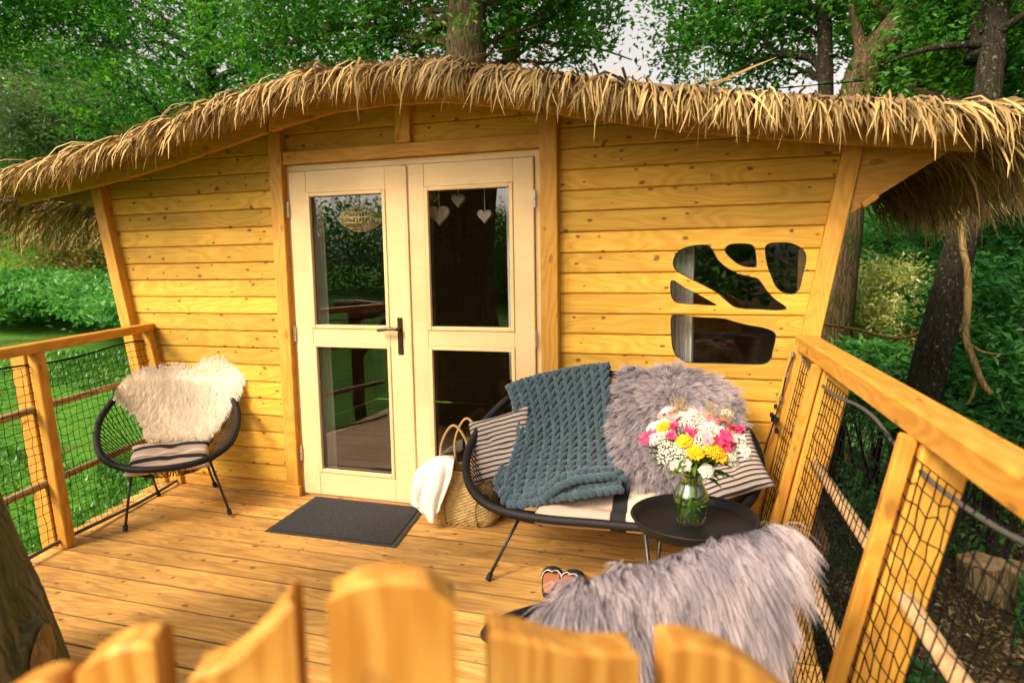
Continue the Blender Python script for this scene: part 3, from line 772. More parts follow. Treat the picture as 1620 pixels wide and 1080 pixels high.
# --- log railing along the front, behind the photographer (seen in the door glass)
FRL = thing('log_railing', (-3.6, -3.0, 0), 'rustic log railing with forked posts along the front of the deck', 'railing')
for a, b, r in (((-3.32, -1.9, .98), (-3.45, -3.02, 1.0), .05), ((-4.3, -3.12, 1.02), (-2.6, -3.0, .98), .05), ((-4.0, -3.05, -.3), (-4.02, -3.03, 1.05), .07), ((-3.99, -3.05, .45), (-3.5, -3.1, .98), .045), ((-2.9, -3.03, -.3), (-2.86, -3.0, 1.0), .06)):
    Vt, Ft = tube([Vector(a).lerp(Vector(b), t)+Vector((rnd.gauss(0,.008), 0, rnd.gauss(0,.008))) for t in np.linspace(0, 1, 7)], r, 10); mesh('log', Vt, Ft, W_LOG, FRL)

# ------------------------------------------------------------------ picket gate right in front of the lens
gate = thing('picket_gate', (-.3, -3.1, 0), 'bright varnished wooden picket gate with wavy tops in the foreground', 'gate')
g0 = at(617, 900, .59); r_ = ray(700, 950)
gd = Vector((r_.y, -r_.x, 0)).normalized(); gn = Vector((gd.y, -gd.x, 0))   # gn towards the camera
def gpt(px, py):
    r = ray(px, py); t = (g0-CAM).dot(gn)/r.dot(gn); return CAM+r*t
def picket(top, bottom=.25, th=.042):
    P = [gpt(*p) for p in top]; s = [(p-g0).dot(gd) for p in P]; zt = [p.z for p in P]
    order = sorted(range(len(s)), key=lambda i: s[i]); s = [s[i] for i in order]; zt = [zt[i] for i in order]
    cx = (s[0]+s[-1])/2; X = []; Z = []
    for i in range(len(s)-1):
        for q in range(4): X.append(s[i]+(s[i+1]-s[i])*q/4); Z.append(zt[i]+(zt[i+1]-zt[i])*q/4)
    X.append(s[-1]); Z.append(zt[-1])
    for _ in range(5): Z = [Z[0]]+[(Z[i-1]+2*Z[i]+Z[i+1])/4 for i in range(1, len(Z)-1)]+[Z[-1]]
    # local frame: X = up (grain), Y = across, Z = towards the camera
    o = g0+gd*cx; o.z = 0; n = len(X); b = .006; V = []; F = []
    prof = [(-th, 0), (-th, 1), (-th+b, 2), (-b, 2), (0, 1), (0, 0)]
    x0, x1 = X[0]-cx, X[-1]-cx
    for x, z in zip(X, Z):
        xx = x-cx; k_ = 1-b*2/(x1-x0)
        for d, kind in prof:
            if kind == 0: V.append((bottom, xx, d))
            elif kind == 1: V.append((z-b*.8, xx, d))
            else: V.append((z, xx*k_, d))
    for i in range(n-1):
        for j in range(5): F.append((i*6+j, i*6+j+1, i*6+7+j, i*6+6+j))
    F.append(tuple(range(6))); F.append(tuple(range(6*n-1, 6*n-7, -1)))
    M = Matrix(((0, gd.x, gn.x, o.x), (0, gd.y, gn.y, o.y), (1, 0, 0, 0), (0, 0, 0, 1)))
    bm = bmesh.new(); vv = [bm.verts.new(v) for v in V]
    for f in F: bm.faces.new([vv[i] for i in f])
    bmesh.ops.recalc_face_normals(bm, faces=bm.faces[:]); me_ = bpy.data.meshes.new('picket'); bm.to_mesh(me_); bm.free()
    me_.materials.append(W_GATE)
    return link('picket', me_, gate, M)
picket([(515,945),(560,923),(617,915),(680,922),(720,950)])
picket([(772,1000),(800,1003),(860,1020),(930,1034),(1012,1032)])
picket([(1058,1020),(1110,1020),(1180,1046),(1240,1085),(1290,1125)])
picket([(296,1068),(330,1062),(375,1042),(420,995),(464,950)])
picket([(118,1056),(150,1036),(190,1022),(222,1018),(244,1020)])
picket([(-40,1130),(0,1105),(40,1090),(70,1082),(92,1086)])
for z in (.62, .35):
    c0, c1 = g0-gd*.75-gn*.045, g0+gd*.5-gn*.045; c0.z = c1.z = z
    beam('cross_rail', c0, c1, .03, .08, W_GATE, gate)

# ------------------------------------------------------------------ fur
def fur(name, root, nrm, comb, length, width, mt, parent=None, lift=.55, rand=.3, clumps=25, grav=.35, segs=3, clump=.6):
    n = len(root); nc = max(8, n//clumps); ci = npr.choice(n, nc, replace=False); cen = root[ci]
    near = np.zeros(n, int)
    for a in range(0, n, 4000):
        d = ((root[a:a+4000,None,:]-cen[None])**2).sum(2); near[a:a+4000] = d.argmin(1)
    cd = npr.normal(0, rand, (nc,3))
    d = nrm*lift+comb+cd[near]+npr.normal(0, rand*.45, (n,3)); d /= np.linalg.norm(d, axis=1, keepdims=True)
    L = length*npr.uniform(.65, 1.15, n)*(1+.25*npr.normal(0, 1, nc)[near].clip(-1, 1)); pull = (cen[near]-root)
    P = np.zeros((n, segs+1, 3)); ts = np.linspace(0, 1, segs+1)
    bend = comb*.35+np.array([0,0,-grav])-nrm*.15
    for k, t in enumerate(ts):
        P[:,k] = root+d*(L*t)[:,None]+bend*(L*t*t)[:,None]+pull*(t*clump)
    T = np.gradient(P, axis=1); T /= np.linalg.norm(T, axis=2, keepdims=True)+1e-9
    view = (CN-root)/np.linalg.norm(CN-root, axis=1, keepdims=True)+npr.normal(0, .5, (n,3))
    sd = np.cross(T, view[:,None,:]); sd /= np.linalg.norm(sd, axis=2, keepdims=True)+1e-9
    wv = (np.array([1.0, .95, .7, .12, .1])[:segs+1] if segs == 3 else 1-ts*.9)[None,:,None]*width*.5
    V = np.stack([P-sd*wv, P+sd*wv], 2).reshape(n, -1, 3)
    base = (np.arange(n)*(2*(segs+1)))[:,None,None]; q = (np.arange(segs)*2)[None,:,None]
    F = (base+q+np.array([0,1,3,2])[None,None,:]).reshape(-1, 4)
    at_ = np.repeat(np.broadcast_to(ts, (n, segs+1)).reshape(-1), 2)
    return mesh(name, V.reshape(-1,3), F, mt, parent, True, attr=at_)
def pelt(name, poly, fy, nstr, length, width, hidemat, furmat, comb, label, cat, group=None, step=7, lift=.55, rand=.3, grav=.35, clumps=25, off=.008, clump=.6):
    """hide whose outline is poly (photo pixels) lying on the surface y = fy(x, z)"""
    poly = [(p.x, p.z) for p in catmull([(x, 0, y) for x, y in poly], 4, True)]
    xs = [p[0] for p in poly]; ys = [p[1] for p in poly]
    gx = np.arange(min(xs)-step, max(xs)+step, step); gy = np.arange(min(ys)-step, max(ys)+step, step)
    A, B = np.meshgrid(gx, gy); P2 = np.stack([A.ravel(), B.ravel()], 1); ins = inside(P2, poly)
    X = drop(P2, fy); W = len(gx); idx = -np.ones(len(P2), int); idx[ins] = np.arange(ins.sum()); F = []
    for j in range(len(gy)-1):
        for i in range(W-1):
            q = [j*W+i, j*W+i+1, (j+1)*W+i+1, (j+1)*W+i]; q = [idx[k] for k in q if idx[k] >= 0]
            if len(q) >= 3: F.append(tuple(q))
    hide = mesh(name, X[ins], F, hidemat); tag(hide, label, cat, group)
    md = hide.modifiers.new('thick', 'SOLIDIFY'); md.thickness = .012; md.offset = 0
    R = []
    while sum(len(r) for r in R) < nstr:
        p = np.stack([npr.uniform(min(xs), max(xs), 20000), npr.uniform(min(ys), max(ys), 20000)], 1); R.append(p[inside(p, poly)])
    p = np.concatenate(R)[:nstr]; root = drop(p, fy); e = .004
    # normal towards the camera side (-y)
    gxn = (fy(root[:,0]+e, root[:,2])-fy(root[:,0]-e, root[:,2]))/(2*e); gzn = (fy(root[:,0], root[:,2]+e)-fy(root[:,0], root[:,2]-e))/(2*e)
    nrm = np.stack([gxn, -np.ones(len(root)), gzn], 1); nrm /= np.linalg.norm(nrm, axis=1, keepdims=True)
    cb = comb(root, p); cb = cb-nrm*(cb*nrm).sum(1, keepdims=True)
    f = fur('fur', root+nrm*off*npr.uniform(-.5, 1, len(root))[:,None], nrm, cb, length, width, furmat, hide, lift, rand, clumps, grav, clump=clump)
    tag(f, kind='stuff'); return hide
HIDE_W = plain('cream_hide', (.85,.76,.62), .9); HIDE_G = plain('grey_hide', (.16,.145,.165), .9)
FUR_W = strandmat('cream_sheepskin', [(0, (.88,.78,.65)), (.4, (.93,.86,.75)), (1, (.95,.89,.79))], island=.05, rough=.7, trans=.45)
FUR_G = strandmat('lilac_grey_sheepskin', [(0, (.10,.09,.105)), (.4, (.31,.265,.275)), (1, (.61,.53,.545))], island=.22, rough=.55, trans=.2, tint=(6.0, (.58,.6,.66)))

# ------------------------------------------------------------------ woven chairs
def fab(c, ang):
    """local (v sideways, u forward, z) -> world, chair facing direction ang"""
    f = Vector((math.cos(ang), math.sin(ang), 0)); r = Vector((f.y, -f.x, 0))   # r: the sitter's right as seen from behind
    return lambda v, u, z: Vector((c[0], c[1], 0))+r*v+f*u+Vector((0,0,z))
def woven_seat(name, c, ang, rim_half, hub, label, cat, legs, nstr, group=None, rr_=.019, sag=.05):
    W = fab(c, ang); t = thing(name, (c[0], c[1], 0), label, cat, group)
    pts = rim_half+[(-v, u, z) for v, u, z in rim_half[-2:0:-1]]
    cl = catmull(pts, 10, True); rim = [W(*p) for p in cl]
    n = len(rim); R = [rr_*(1+.05*math.sin(i*2.1)) for i in range(n)]
    # rope-wrapped rim: fine ridges
    dense = []; 
    for i in range(n):
        for q in range(5): dense.append(rim[i].lerp(rim[(i+1) % n], q/5))
    V, F = tube(dense, [rr_*(1.0+(.07 if i % 2 else -.03)) for i in range(len(dense))], 8, closed=True)
    mesh('rim', V, F, ROPE, t)
    # hub (stretched ring under the seat) and strings
    L = [0.0]
    for i in range(n): L.append(L[-1]+(rim[(i+1) % n]-rim[i]).length)
    tot = L[-1]; hl, hr_, hu, hz = hub; mb = MB(); cp = []
    for k in range(nstr):
        s = k*tot/nstr
        i = max(j for j in range(n) if L[j] <= s+1e-9); f = (s-L[i])/(L[i+1]-L[i])
        a = cl[i].lerp(cl[(i+1) % n], f)
        dv = max(-hl, min(hl, a.x*hl/.55 if hl > 0 else 0)); dx, dy = a.x-dv, a.y-hu; d = math.hypot(dx, dy)+1e-6
        h = Vector((dv+dx/d*hr_, hu+dy/d*hr_, hz)); cp.append(h)
        P = []
        for q in range(9):
            u = q/8; p = a.lerp(h, u); p = p+Vector((0,0,-sag*math.sin(math.pi*u)*(1.0 if a.z < .6 else 1.6)))+Vector((0, -.02*math.sin(math.pi*u), 0)); P.append(W(*p))
        mb.tube(P, .0033, 4, caps=False)
    for u in (.33,):    # one binding ring that ties the strings together
        ring = []
        for k in range(nstr):
            pass
    mb.tube([W(*p) for p in cp], .006, 6, closed=True)
    mb.obj('rope_weave', ROPE, t)
    for top, foot in legs:
        q = MB(); a = W(*top); b = Vector(foot)
        q.tube([a, b+(a-b)*.03], .0075, 8); lg = q.obj('leg', STEEL, t, smooth=True)
        q = MB(); q.tube([b+Vector((0,0,-.004)), b+(a-b).normalized()*.03], .0135, 10); q.obj('foot_cap', ROPE, lg)
    q = MB(); hs_ = [W((hr_+.06)*math.cos(a_)+(hl if math.cos(a_) > 0 else -hl), hu+(hr_+.06)*math.sin(a_), hz+.015) for a_ in np.linspace(0, 2*math.pi, 25)[:-1]] if hl > 0 else [W((hr_+.06)*math.cos(a_), hu+(hr_+.06)*math.sin(a_), hz+.015) for a_ in np.linspace(0, 2*math.pi, 25)[:-1]]
    q.tube(hs_, .008, 6, closed=True); q.obj('under_frame', STEEL, t, smooth=True)
    return t, W
CH = [(0,.37,.35),(.2,.33,.363),(.335,.20,.415),(.385,.0,.515),(.355,-.17,.615),(.225,-.31,.745),(0,-.37,.82)]
A1 = math.atan2(-.77, .64)
chL, WL = woven_seat('woven_chair', (-3.24, -.42), A1, CH, (0, .09, .05, .27), 'round black rope chair with a cream sheepskin in the left corner of the deck', 'chair',
   [((.19,.21,.335), (-3.205,-.825,.012)), ((-.21,.17,.335), (-2.805,-.455,.012)), ((.16,-.10,.31), (-3.50,-.295,.012)), ((-.16,-.10,.31), (-3.27,-.05,.012))], 76, 'woven rope chairs')
BH = [(0,.38,.345),(.28,.375,.347),(.50,.33,.37),(.645,.18,.43),(.70,-.02,.53),(.64,-.19,.66),(.48,-.31,.79),(.24,-.36,.855),(0,-.37,.87)]
BA = -math.pi/2+math.radians(3)
bench, WB = woven_seat('woven_loveseat', (-.565, -.46), BA, BH, (.34, .09, .03, .265), 'black woven rope loveseat for two beside the door', 'loveseat',
   [((.37,.2,.30), (-1.055,-.815,.012)), ((-.42,.2,.30), (-.03,-.83,.012)), ((.33,-.15,.30), (-1.0,-.10,.012)), ((-.36,-.15,.30), (-.05,-.10,.012))], 150, None, .020)
AF = math.atan2(.76, -.65)
chF, WFc = woven_seat('woven_chair', (-.335, -1.875), AF, [(v*.76, u, z-.01) for v, u, z in CH], (0, .09, .05, .27), 'black rope chair seen from behind under a lilac grey sheepskin, nearest the gate', 'chair',
   [((-.17,.17,.31), tuple(fab((-.335,-1.875), AF)(-.28,.3,.012))), ((.17,.17,.31), tuple(fab((-.335,-1.875), AF)(.28,.3,.012))), ((-.14,-.14,.31), tuple(fab((-.335,-1.875), AF)(-.22,-.22,.012))), ((.14,-.14,.31), tuple(fab((-.335,-1.875), AF)(.22,-.22,.012)))], 76, 'woven rope chairs')

# cream sheepskin over the left chair
def surf_chair(c, ang, lift=.0):
    """back of the bowl as y = f(x, z), solved in the chair frame: u = a - k*z + q*v*v"""
    fx, fy_ = math.cos(ang), math.sin(ang); rx_, ry_ = fy_, -fx
    def f(x, z):
        # u = U(z)+q v^2 with v = (x-cx)rx+(y-cy)ry ; iterate on y
        y = np.full(np.shape(x), c[1]); U = np.interp(z, [.30,.36,.45,.58,.78,.86], [.10,-.02,-.13,-.24,-.335,-.37])+lift
        for _ in range(25):
            v = (x-c[0])*rx_+(y-c[1])*ry_; u = U+.55*v*v
            yn = c[1]+(u-(x-c[0])*fx)/fy_
            y = y*.5+yn*.5
        return y
    return f
fyL = surf_chair((-3.24, -.42), A1, .03)
pelt('sheepskin', [(188,610),(230,584),(260,584),(280,580),(305,582),(322,571),(350,567),(374,574),(386,592),(380,618),(366,640),(350,668),(330,692),(300,697),(262,698),(232,697),(226,675),(214,655),(196,640),(182,630)],
  fyL, 40000, .029, .0014, HIDE_W, FUR_W, lambda r, p: unit(np.stack([(p[:,0]-285)/130., np.zeros(len(p)), -.75+1.7*np.clip((610-p[:,1])/30., 0, 1)], 1))*.9, 'cream white fluffy sheepskin draped over the back of the left rope chair', 'sheepskin', None, 6, rand=.10, grav=.12, clumps=30, clump=.25, lift=.5)

# ------------------------------------------------------------------ cushions
def pillow(name, M, a, b, t, mt, label, cat, group=None, pw=.62, tuft=None, n=28, parent=None, puff=2.6):
    V = []; F = []
    for s in (1, -1):
        for j in range(n+1):
            for i in range(n+1):
                u, v = -1+2*i/n, -1+2*j/n
                e = (1-abs(u)**puff)*(1-abs(v)**puff); h = t*max(e, 0)**pw
                pin = 1-.07*(1-abs(u)**2)*abs(v)**4-.0; pin2 = 1-.07*(1-abs(v)**2)*abs(u)**4
                if tuft:
                    for (tu, tv, td) in tuft: h -= td*math.exp(-((u-tu)**2+(v-tv)**2)/.03)*t
                h += .06*t*math.sin(5*u+3*v)*max(e,0)
                V.append((u*a*pin2, v*b*pin, s*h))
        o = 0 if s == 1 else (n+1)**2
        for j in range(n):
            for i in range(n):
                q = (o+j*(n+1)+i, o+j*(n+1)+i+1, o+(j+1)*(n+1)+i+1, o+(j+1)*(n+1)+i); F.append(q if s == 1 else q[::-1])
    bm = bmesh.new(); vv = [bm.verts.new(v) for v in V]; [bm.faces.new([vv[i] for i in f]) for f in F]
    bmesh.ops.remove_doubles(bm, verts=bm.verts[:], dist=1e-5); me = bpy.data.meshes.new(name); bm.to_mesh(me); bm.free()
    me.polygons.foreach_set('use_smooth', [True]*len(me.polygons)); me.materials.append(mt)
    o = link(name, me, parent, M)
    return tag(o, label, cat, group) if label else o
def frame(c, x, up):
    x, y, z = basis(x, up); return mat4(Vector(c), x, y, z)
BLACKC, OAT, TAUPE, BROWN, CREAM = (.022,.020,.021), (.42,.32,.25), (.33,.26,.22), (.10,.062,.05), (.66,.58,.50)
THIN = stripemat('thin_striped_ticking', 1, [(0,(.028,.022,.02)),(.36,(.30,.25,.22)),(.54,(.62,.56,.5)),(.60,(.15,.115,.10)),(.66,(.30,.25,.22)),(.86,(.30,.25,.22))], 40.0)
WIDE = stripemat('wide_striped_ticking', 1, [(0,(.55,.45,.35)),(.22,BROWN),(.25,TAUPE),(.36,CREAM),(.39,BLACKC),(.70,CREAM),(.73,TAUPE),(.82,OAT)], 5.4, .05)
PADM = stripemat('oatmeal_pad_with_black_band', 0, [(0,OAT),(.40,(.45,.36,.29)),(.405,OAT),(.52,BLACKC),(.585,(.56,.49,.36)),(.72,TAUPE),(.76,OAT)], .9, .52)
pc = WL(.0, .115, .352)
pillow('seat_cushion', frame(pc, WL(1,0,0)-WL(0,0,0), (WL(0,.16,1)-WL(0,0,0))), .225, .215, .034, WIDE, 'beige and black striped seat cushion on the left rope chair', 'cushion', tuft=[(-.33,.0,.5),(.33,0,.5),(0,-.4,.5),(0,.4,.4)], pw=.4)
pc = (on_y(775, 705, -.42)+on_y(775,705,-.40))/2
def pillow_px(px, py, y, xdir, up, a, b, t, mt, label, **k): return pillow('cushion', frame(on_y(px, py, y), xdir, up), a, b, t, mt, label, 'cushion', 'thin striped cushions on the loveseat', **k)
pillow_px(792, 706, -.44, Vector((.86,-.1,.30)), Vector((.34,-.80,.55)), .185, .175, .045, THIN, 'thin striped cushion at the left end of the loveseat', tuft=[(-.3,.2,.5),(.3,-.2,.4)])
pillow_px(1145, 742, -.50, Vector((.86,.1,.36)), Vector((-.26,-.60,.80)), .178, .17, .045, THIN, 'thin striped cushion at the right end of the loveseat behind the flowers', tuft=[(0,.1,.5),(.2,-.2,.4)])
sp = on_z(930, 798, .375)
pillow('seat_pad', frame((-.50, -.60, .365), WB(-1,0,0)-WB(0,0,0), (0,-.22,1)), .36, .215, .048, PADM, 'oatmeal seat pad with a black band across the loveseat', 'cushion', tuft=[(-.45,-.5,.5),(-.1,-.5,.4),(.2,-.5,.5),(.6,-.5,.4)], pw=.34, puff=6)

# grey sheepskin over the loveseat back
def fyB(x, z):
    base = np.interp(z, [.30,.38,.45,.60,.80,.86,.92], [-.86,-.70,-.56,-.38,-.215,-.16,-.12])
    return base-.02-.5*np.clip(np.abs(x+.565)-.42, 0, 1)**1.5
pelt('sheepskin', [(985,592),(1005,582),(1035,588),(1070,582),(1100,592),(1135,600),(1158,622),(1168,650),(1160,680),(1148,712),(1130,745),(1090,768),(1050,772),(1015,768),(992,748),(980,715),(972,680),(978,650),(984,620)],
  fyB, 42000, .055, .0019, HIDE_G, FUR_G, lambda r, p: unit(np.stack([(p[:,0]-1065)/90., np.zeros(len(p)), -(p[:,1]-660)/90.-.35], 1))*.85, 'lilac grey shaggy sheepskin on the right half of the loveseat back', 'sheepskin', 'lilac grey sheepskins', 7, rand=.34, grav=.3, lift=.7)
# grey sheepskin over the near chair: folds over the rim and hangs down its back
kb = Vector((.65, -.76, 0)); 
def fyF(x, z):
    # back plane of the near chair, rounded at the top of the rim
    c = WFc(0, -.385, 0); s = np.interp(z, [.30,.45,.62,.74,.80,.835,.86,.90], [.155,.125,.085,.045,.02,-.03,-.09,-.30])
    lat = (x-c.x)*kb.x*-0
    return c.y+(s+.025-(x-c.x)*.65)/(-.76)
pelt('sheepskin', [(892,945),(905,925),(940,912),(985,898),(1045,884),(1105,864),(1165,846),(1215,836),(1236,832),(1244,845),(1232,890),(1222,930),(1220,965),(1200,990),(1175,1020),(1150,1080),(1120,1130),(1060,1150),(1000,1120),(950,1050),(900,1000),(862,970)],
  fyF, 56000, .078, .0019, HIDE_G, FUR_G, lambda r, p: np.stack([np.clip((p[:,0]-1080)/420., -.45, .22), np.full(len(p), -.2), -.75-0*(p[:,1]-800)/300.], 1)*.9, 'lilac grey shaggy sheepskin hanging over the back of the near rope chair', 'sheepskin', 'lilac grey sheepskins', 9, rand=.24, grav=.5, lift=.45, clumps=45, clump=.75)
# pair of slippers on the deck in front of the loveseat
INSOLE = plain('terracotta_insole', (.42,.15,.07), .85, bump=(120., .3)); SOLE = plain('black_slipper', (.012,.013,.016), .7); PIPE = plain('white_piping', (.7,.66,.6), .8)
def slipper(px, py, label, splay):
    toe = on_z(px, py, .02); d = Vector((CAM.x-toe.x, CAM.y-toe.y, 0)).normalized(); d = Matrix.Rotation(splay, 3, 'Z') @ d; e = Vector((-d.y, d.x, 0)); L = .27
    t = thing('slipper', (toe+d*.13)*1.0-Vector((0,0,(toe+d*.13).z)), label, 'slipper')
    def outline(k, z, m=0.0):
        P = []
        for i in range(36):
            a_ = 2*math.pi*i/36; u = .5-.5*math.cos(a_); w = (.046-.012*u+.006*math.sin(u*6))*math.sin(a_)*(1.0 if abs(math.sin(a_)) > .0 else 1)
            w = math.copysign(abs(math.sin(a_))**.62*(.047-.012*u), math.sin(a_)); P.append(Vector((toe.x, toe.y, 0))+d*(L*(u*(1-2*m)+m))+e*w*k+Vector((0,0,z)))
        return P
    def slab_(name, k, z0, z1, mt, m=0.0):
        A, B_ = outline(k, z0, m), outline(k, z1, m); n = 36
        return mesh(name, A+B_, [tuple(range(n-1,-1,-1)), tuple(range(n,2*n))]+[(i, (i+1) % n, n+(i+1) % n, n+i) for i in range(n)], mt, t, False)
    slab_('sole', 1.0, .002, .022, SOLE); slab_('insole', .86, .0225, .0265, INSOLE, .035)
    V, F = [], []
    for q in range(7):                                   # dark toe band arching over the front, scalloped rear edge
        u = .0+.085*q/6
        for r in range(11):
            v = -1+2*r/10; un = u+(.022*(1-abs(math.sin(v*math.pi))) if q == 6 else 0); wd = .05*min(1, (un/.085)**.45+.12)
            V.append(Vector((toe.x, toe.y, 0))+d*(un-.004)+e*v*wd+Vector((0,0,.012+.036*(1-v*v)**.5*min(1, (un/.06)**.6))))
    for q in range(6):
        for r in range(10): i = q*11+r; F.append((i, i+1, i+12, i+11))
    st = mesh('strap', V, F, SOLE, t); md = st.modifiers.new('s', 'SOLIDIFY'); md.thickness = .004
    Vt, Ft = tube(V[66:77], .0022, 5); mesh('piping', Vt, Ft, PIPE, st)
    Vt, Ft = tube([V[q*11+5]+Vector((0,0,.001)) for q in range(7)], .0018, 5); mesh('piping', Vt, Ft, PIPE, st)
slipper(876, 897, 'left one of the black and terracotta slippers on the deck', -.10)
slipper(916, 903, 'right one of the black and terracotta slippers, partly behind the grey fur', -.45)

# ------------------------------------------------------------------ chunky knitted blanket: every stitch is two plump loops
def ellipsoids(name, cen, ax, mt, parent=None, rings=4, segs=7, attr=None):
    """cen N,3; ax N,3,3 rows = scaled axes (first is the long one)"""
    u = np.linspace(0, math.pi, rings+1); w = np.linspace(0, 2*math.pi, segs, endpoint=False); T = []
    for a in u: 
        for b in w: T.append((math.cos(a), math.sin(a)*math.cos(b), math.sin(a)*math.sin(b)))
    T = np.array(T); n = len(cen); V = cen[:,None,:]+np.einsum('tk,nkj->ntj', T, ax)
    f = []
    for i in range(rings):
        for j in range(segs): f.append((i*segs+j, (i+1)*segs+j, (i+1)*segs+(j+1) % segs, i*segs+(j+1) % segs))
    F = (np.arange(n)*len(T))[:,None,None]+np.array(f)[None]
    return mesh(name, V.reshape(-1,3), F.reshape(-1,4), mt, parent, True)
m, nt, out, N = newmat('petrol_wool')
tc = N('TexCoord'); g = N('NewGeometry').outputs['Random Per Island']
n1 = N('TexNoise', {'Vector': tc.outputs['Object'], 'Scale': 150.0, 'Detail': 4.0, 'Roughness': .7}).outputs[0]
col = ramp(N, n1, [(.3, (.022,.048,.063)), (.7, (.052,.092,.114))]); v = N('MapRange', {'Value': g, 'To Min': .85, 'To Max': 1.15}).outputs[0]
col = N('HueSaturation', {'Color': col, 'Value': v, 'Hue': .5, 'Saturation': 1.0}).outputs[0]
bs = N('BsdfPrincipled', {'Base Color': col, 'Roughness': .9, 'Sheen Weight': .3}); bs.inputs['Specular IOR Level'].default_value = .1
bp = N('Bump', {'Height': n1, 'Strength': .5, 'Distance': .004}); nt.links.new(bp.outputs[0], bs.inputs['Normal']); nt.links.new(bs.outputs[0], out.inputs[0])
WOOL = m
rows = [None, ((801,612),(963,577), -.24, -.135), ((811,640),(966,622), -.33, -.22), ((818,690),(970,690), -.47, -.34), ((803,740),(977,738), -.60, -.50), ((793,785),(985,768), -.70, -.66)]
Lc = catmull([on_y(*a, y) for a, b, y, y2 in rows[1:]], 8); Rc = catmull([on_y(*b, y2) for a, b, y, y2 in rows[1:]], 8)
back = [on_y(801,612,-.225)+Vector((.0,.07,-.10)), on_y(963,577,-.135)+Vector((0,.06,-.10))]
Lc = catmull([back[0], back[0]+Vector((0,-.005,.075))], 3)[:-1]+Lc; Rc = catmull([back[1], back[1]+Vector((0,-.005,.075))], 3)[:-1]+Rc
def arc(P, n):
    d = [0]
    for a, b in zip(P, P[1:]): d.append(d[-1]+(b-a).length)
    out = []
    for q in np.linspace(0, d[-1], n):
        i = max(0, min(len(P)-2, int(np.searchsorted(d, q)-1))); out.append(P[i].lerp(P[i+1], (q-d[i])/max(d[i+1]-d[i], 1e-6)))
    return np.array([list(p) for p in out])
NR, NCOL = 21, 11
La, Ra = arc(Lc, NR+1), arc(Rc, NR+1)
def bl(i, s):    # row position i (float), s across
    a = La[int(i)]*(1-i % 1)+La[min(int(i)+1, NR)]*(i % 1); b = Ra[int(i)]*(1-i % 1)+Ra[min(int(i)+1, NR)]*(i % 1)
    tp_ = max(0.0, 1-i/9.0); p = a+(b-a)*s+np.array([0, 0, .046*tp_*max(0.0, math.sin(math.pi*min(1, s*.98+.01)))**.7])
    bow = .018*math.sin(math.pi*s)+.010*math.sin(2.2*math.pi*s+i*.16)
    return p+np.array([0, -bow, bow*.4])
cen, ax = [], []
for i in range(NR):
    for j in range(NCOL):
        s0 = (j+.5)/NCOL; p = bl(i+.5, s0); dn = bl(min(i+1.0, NR-.01), s0)-bl(i, s0); wd = (bl(i+.5, (j+1)/NCOL)-bl(i+.5, j/NCOL))
        h = np.linalg.norm(dn); w = np.linalg.norm(wd); dn /= h; wd_ = wd/w; nn = np.cross(dn, wd_); nn = nn if nn[1] < 0 else -nn; nn = unit(nn)
        for s in (-1, 1):
            long = unit(dn*.86+wd_*(-s)*.42); c = p+wd_*s*w*.235+npr.normal(0, .0012, 3)
            k_ = npr.uniform(.92, 1.08)
            side = np.cross(nn, long); long = unit(long+nn*.22); n2 = np.cross(long, side)
            cen.append(c); ax.append(np.stack([long*h*.86*k_, unit(side)*w*.262, unit(n2)*.0175*k_]))
# rolled hem: thick braids folded over the seat
def braid(path, r, step):
    P = arc(catmull([on_y(*p) for p in path], 8), 60); d = np.linalg.norm(np.diff(P, axis=0), axis=1).sum(); n = int(d/step)
    Q = arc([Vector(p) for p in P], n+1)
    for i in range(n):
        t = unit(Q[i+1]-Q[i]); up = np.array([0,-.6,.8]); sd = unit(np.cross(t, up)); up = np.cross(sd, t); c = (Q[i]+Q[i+1])/2
        for s in (-1, 1):
            long = unit(t*.8+sd*s*.6); cen.append(c+sd*s*r*.65+up*npr.normal(0,.003)); ax.append(np.stack([long*step*.95, unit(np.cross(up, long))*r*.72, up*r*.85]))
braid([(800,772,-.68),(806,792,-.70),(840,790,-.74),(880,782,-.75),(930,776,-.74),(982,768,-.68)], .026, .030)
braid([(858,786,-.76),(878,768,-.76),(905,756,-.74),(940,750,-.71),(972,750,-.66),(986,764,-.66)], .026, .030)
braid([(842,772,-.72),(880,772,-.73),(930,766,-.72),(972,764,-.68)], .022, .030)
braid([(794,778,-.64),(790,760,-.60),(800,735,-.52)], .020, .030)
blk = ellipsoids('knitted_blanket', np.array(cen), np.array(ax), WOOL, None, 6, 8)
tag(blk, 'chunky petrol blue knitted blanket thrown over the left half of the loveseat', 'blanket')
V = []; F = []
for i in range(NR+1):
    for j in range(NCOL+1): V.append(bl(min(i, NR-.001), j/NCOL)+np.array([0,.008,-.004]))
for i in range(NR):
    for j in range(NCOL): F.append((i*(NCOL+1)+j, i*(NCOL+1)+j+1, (i+1)*(NCOL+1)+j+1, (i+1)*(NCOL+1)+j))
mesh('inner_layer', V, F, WOOL, blk)

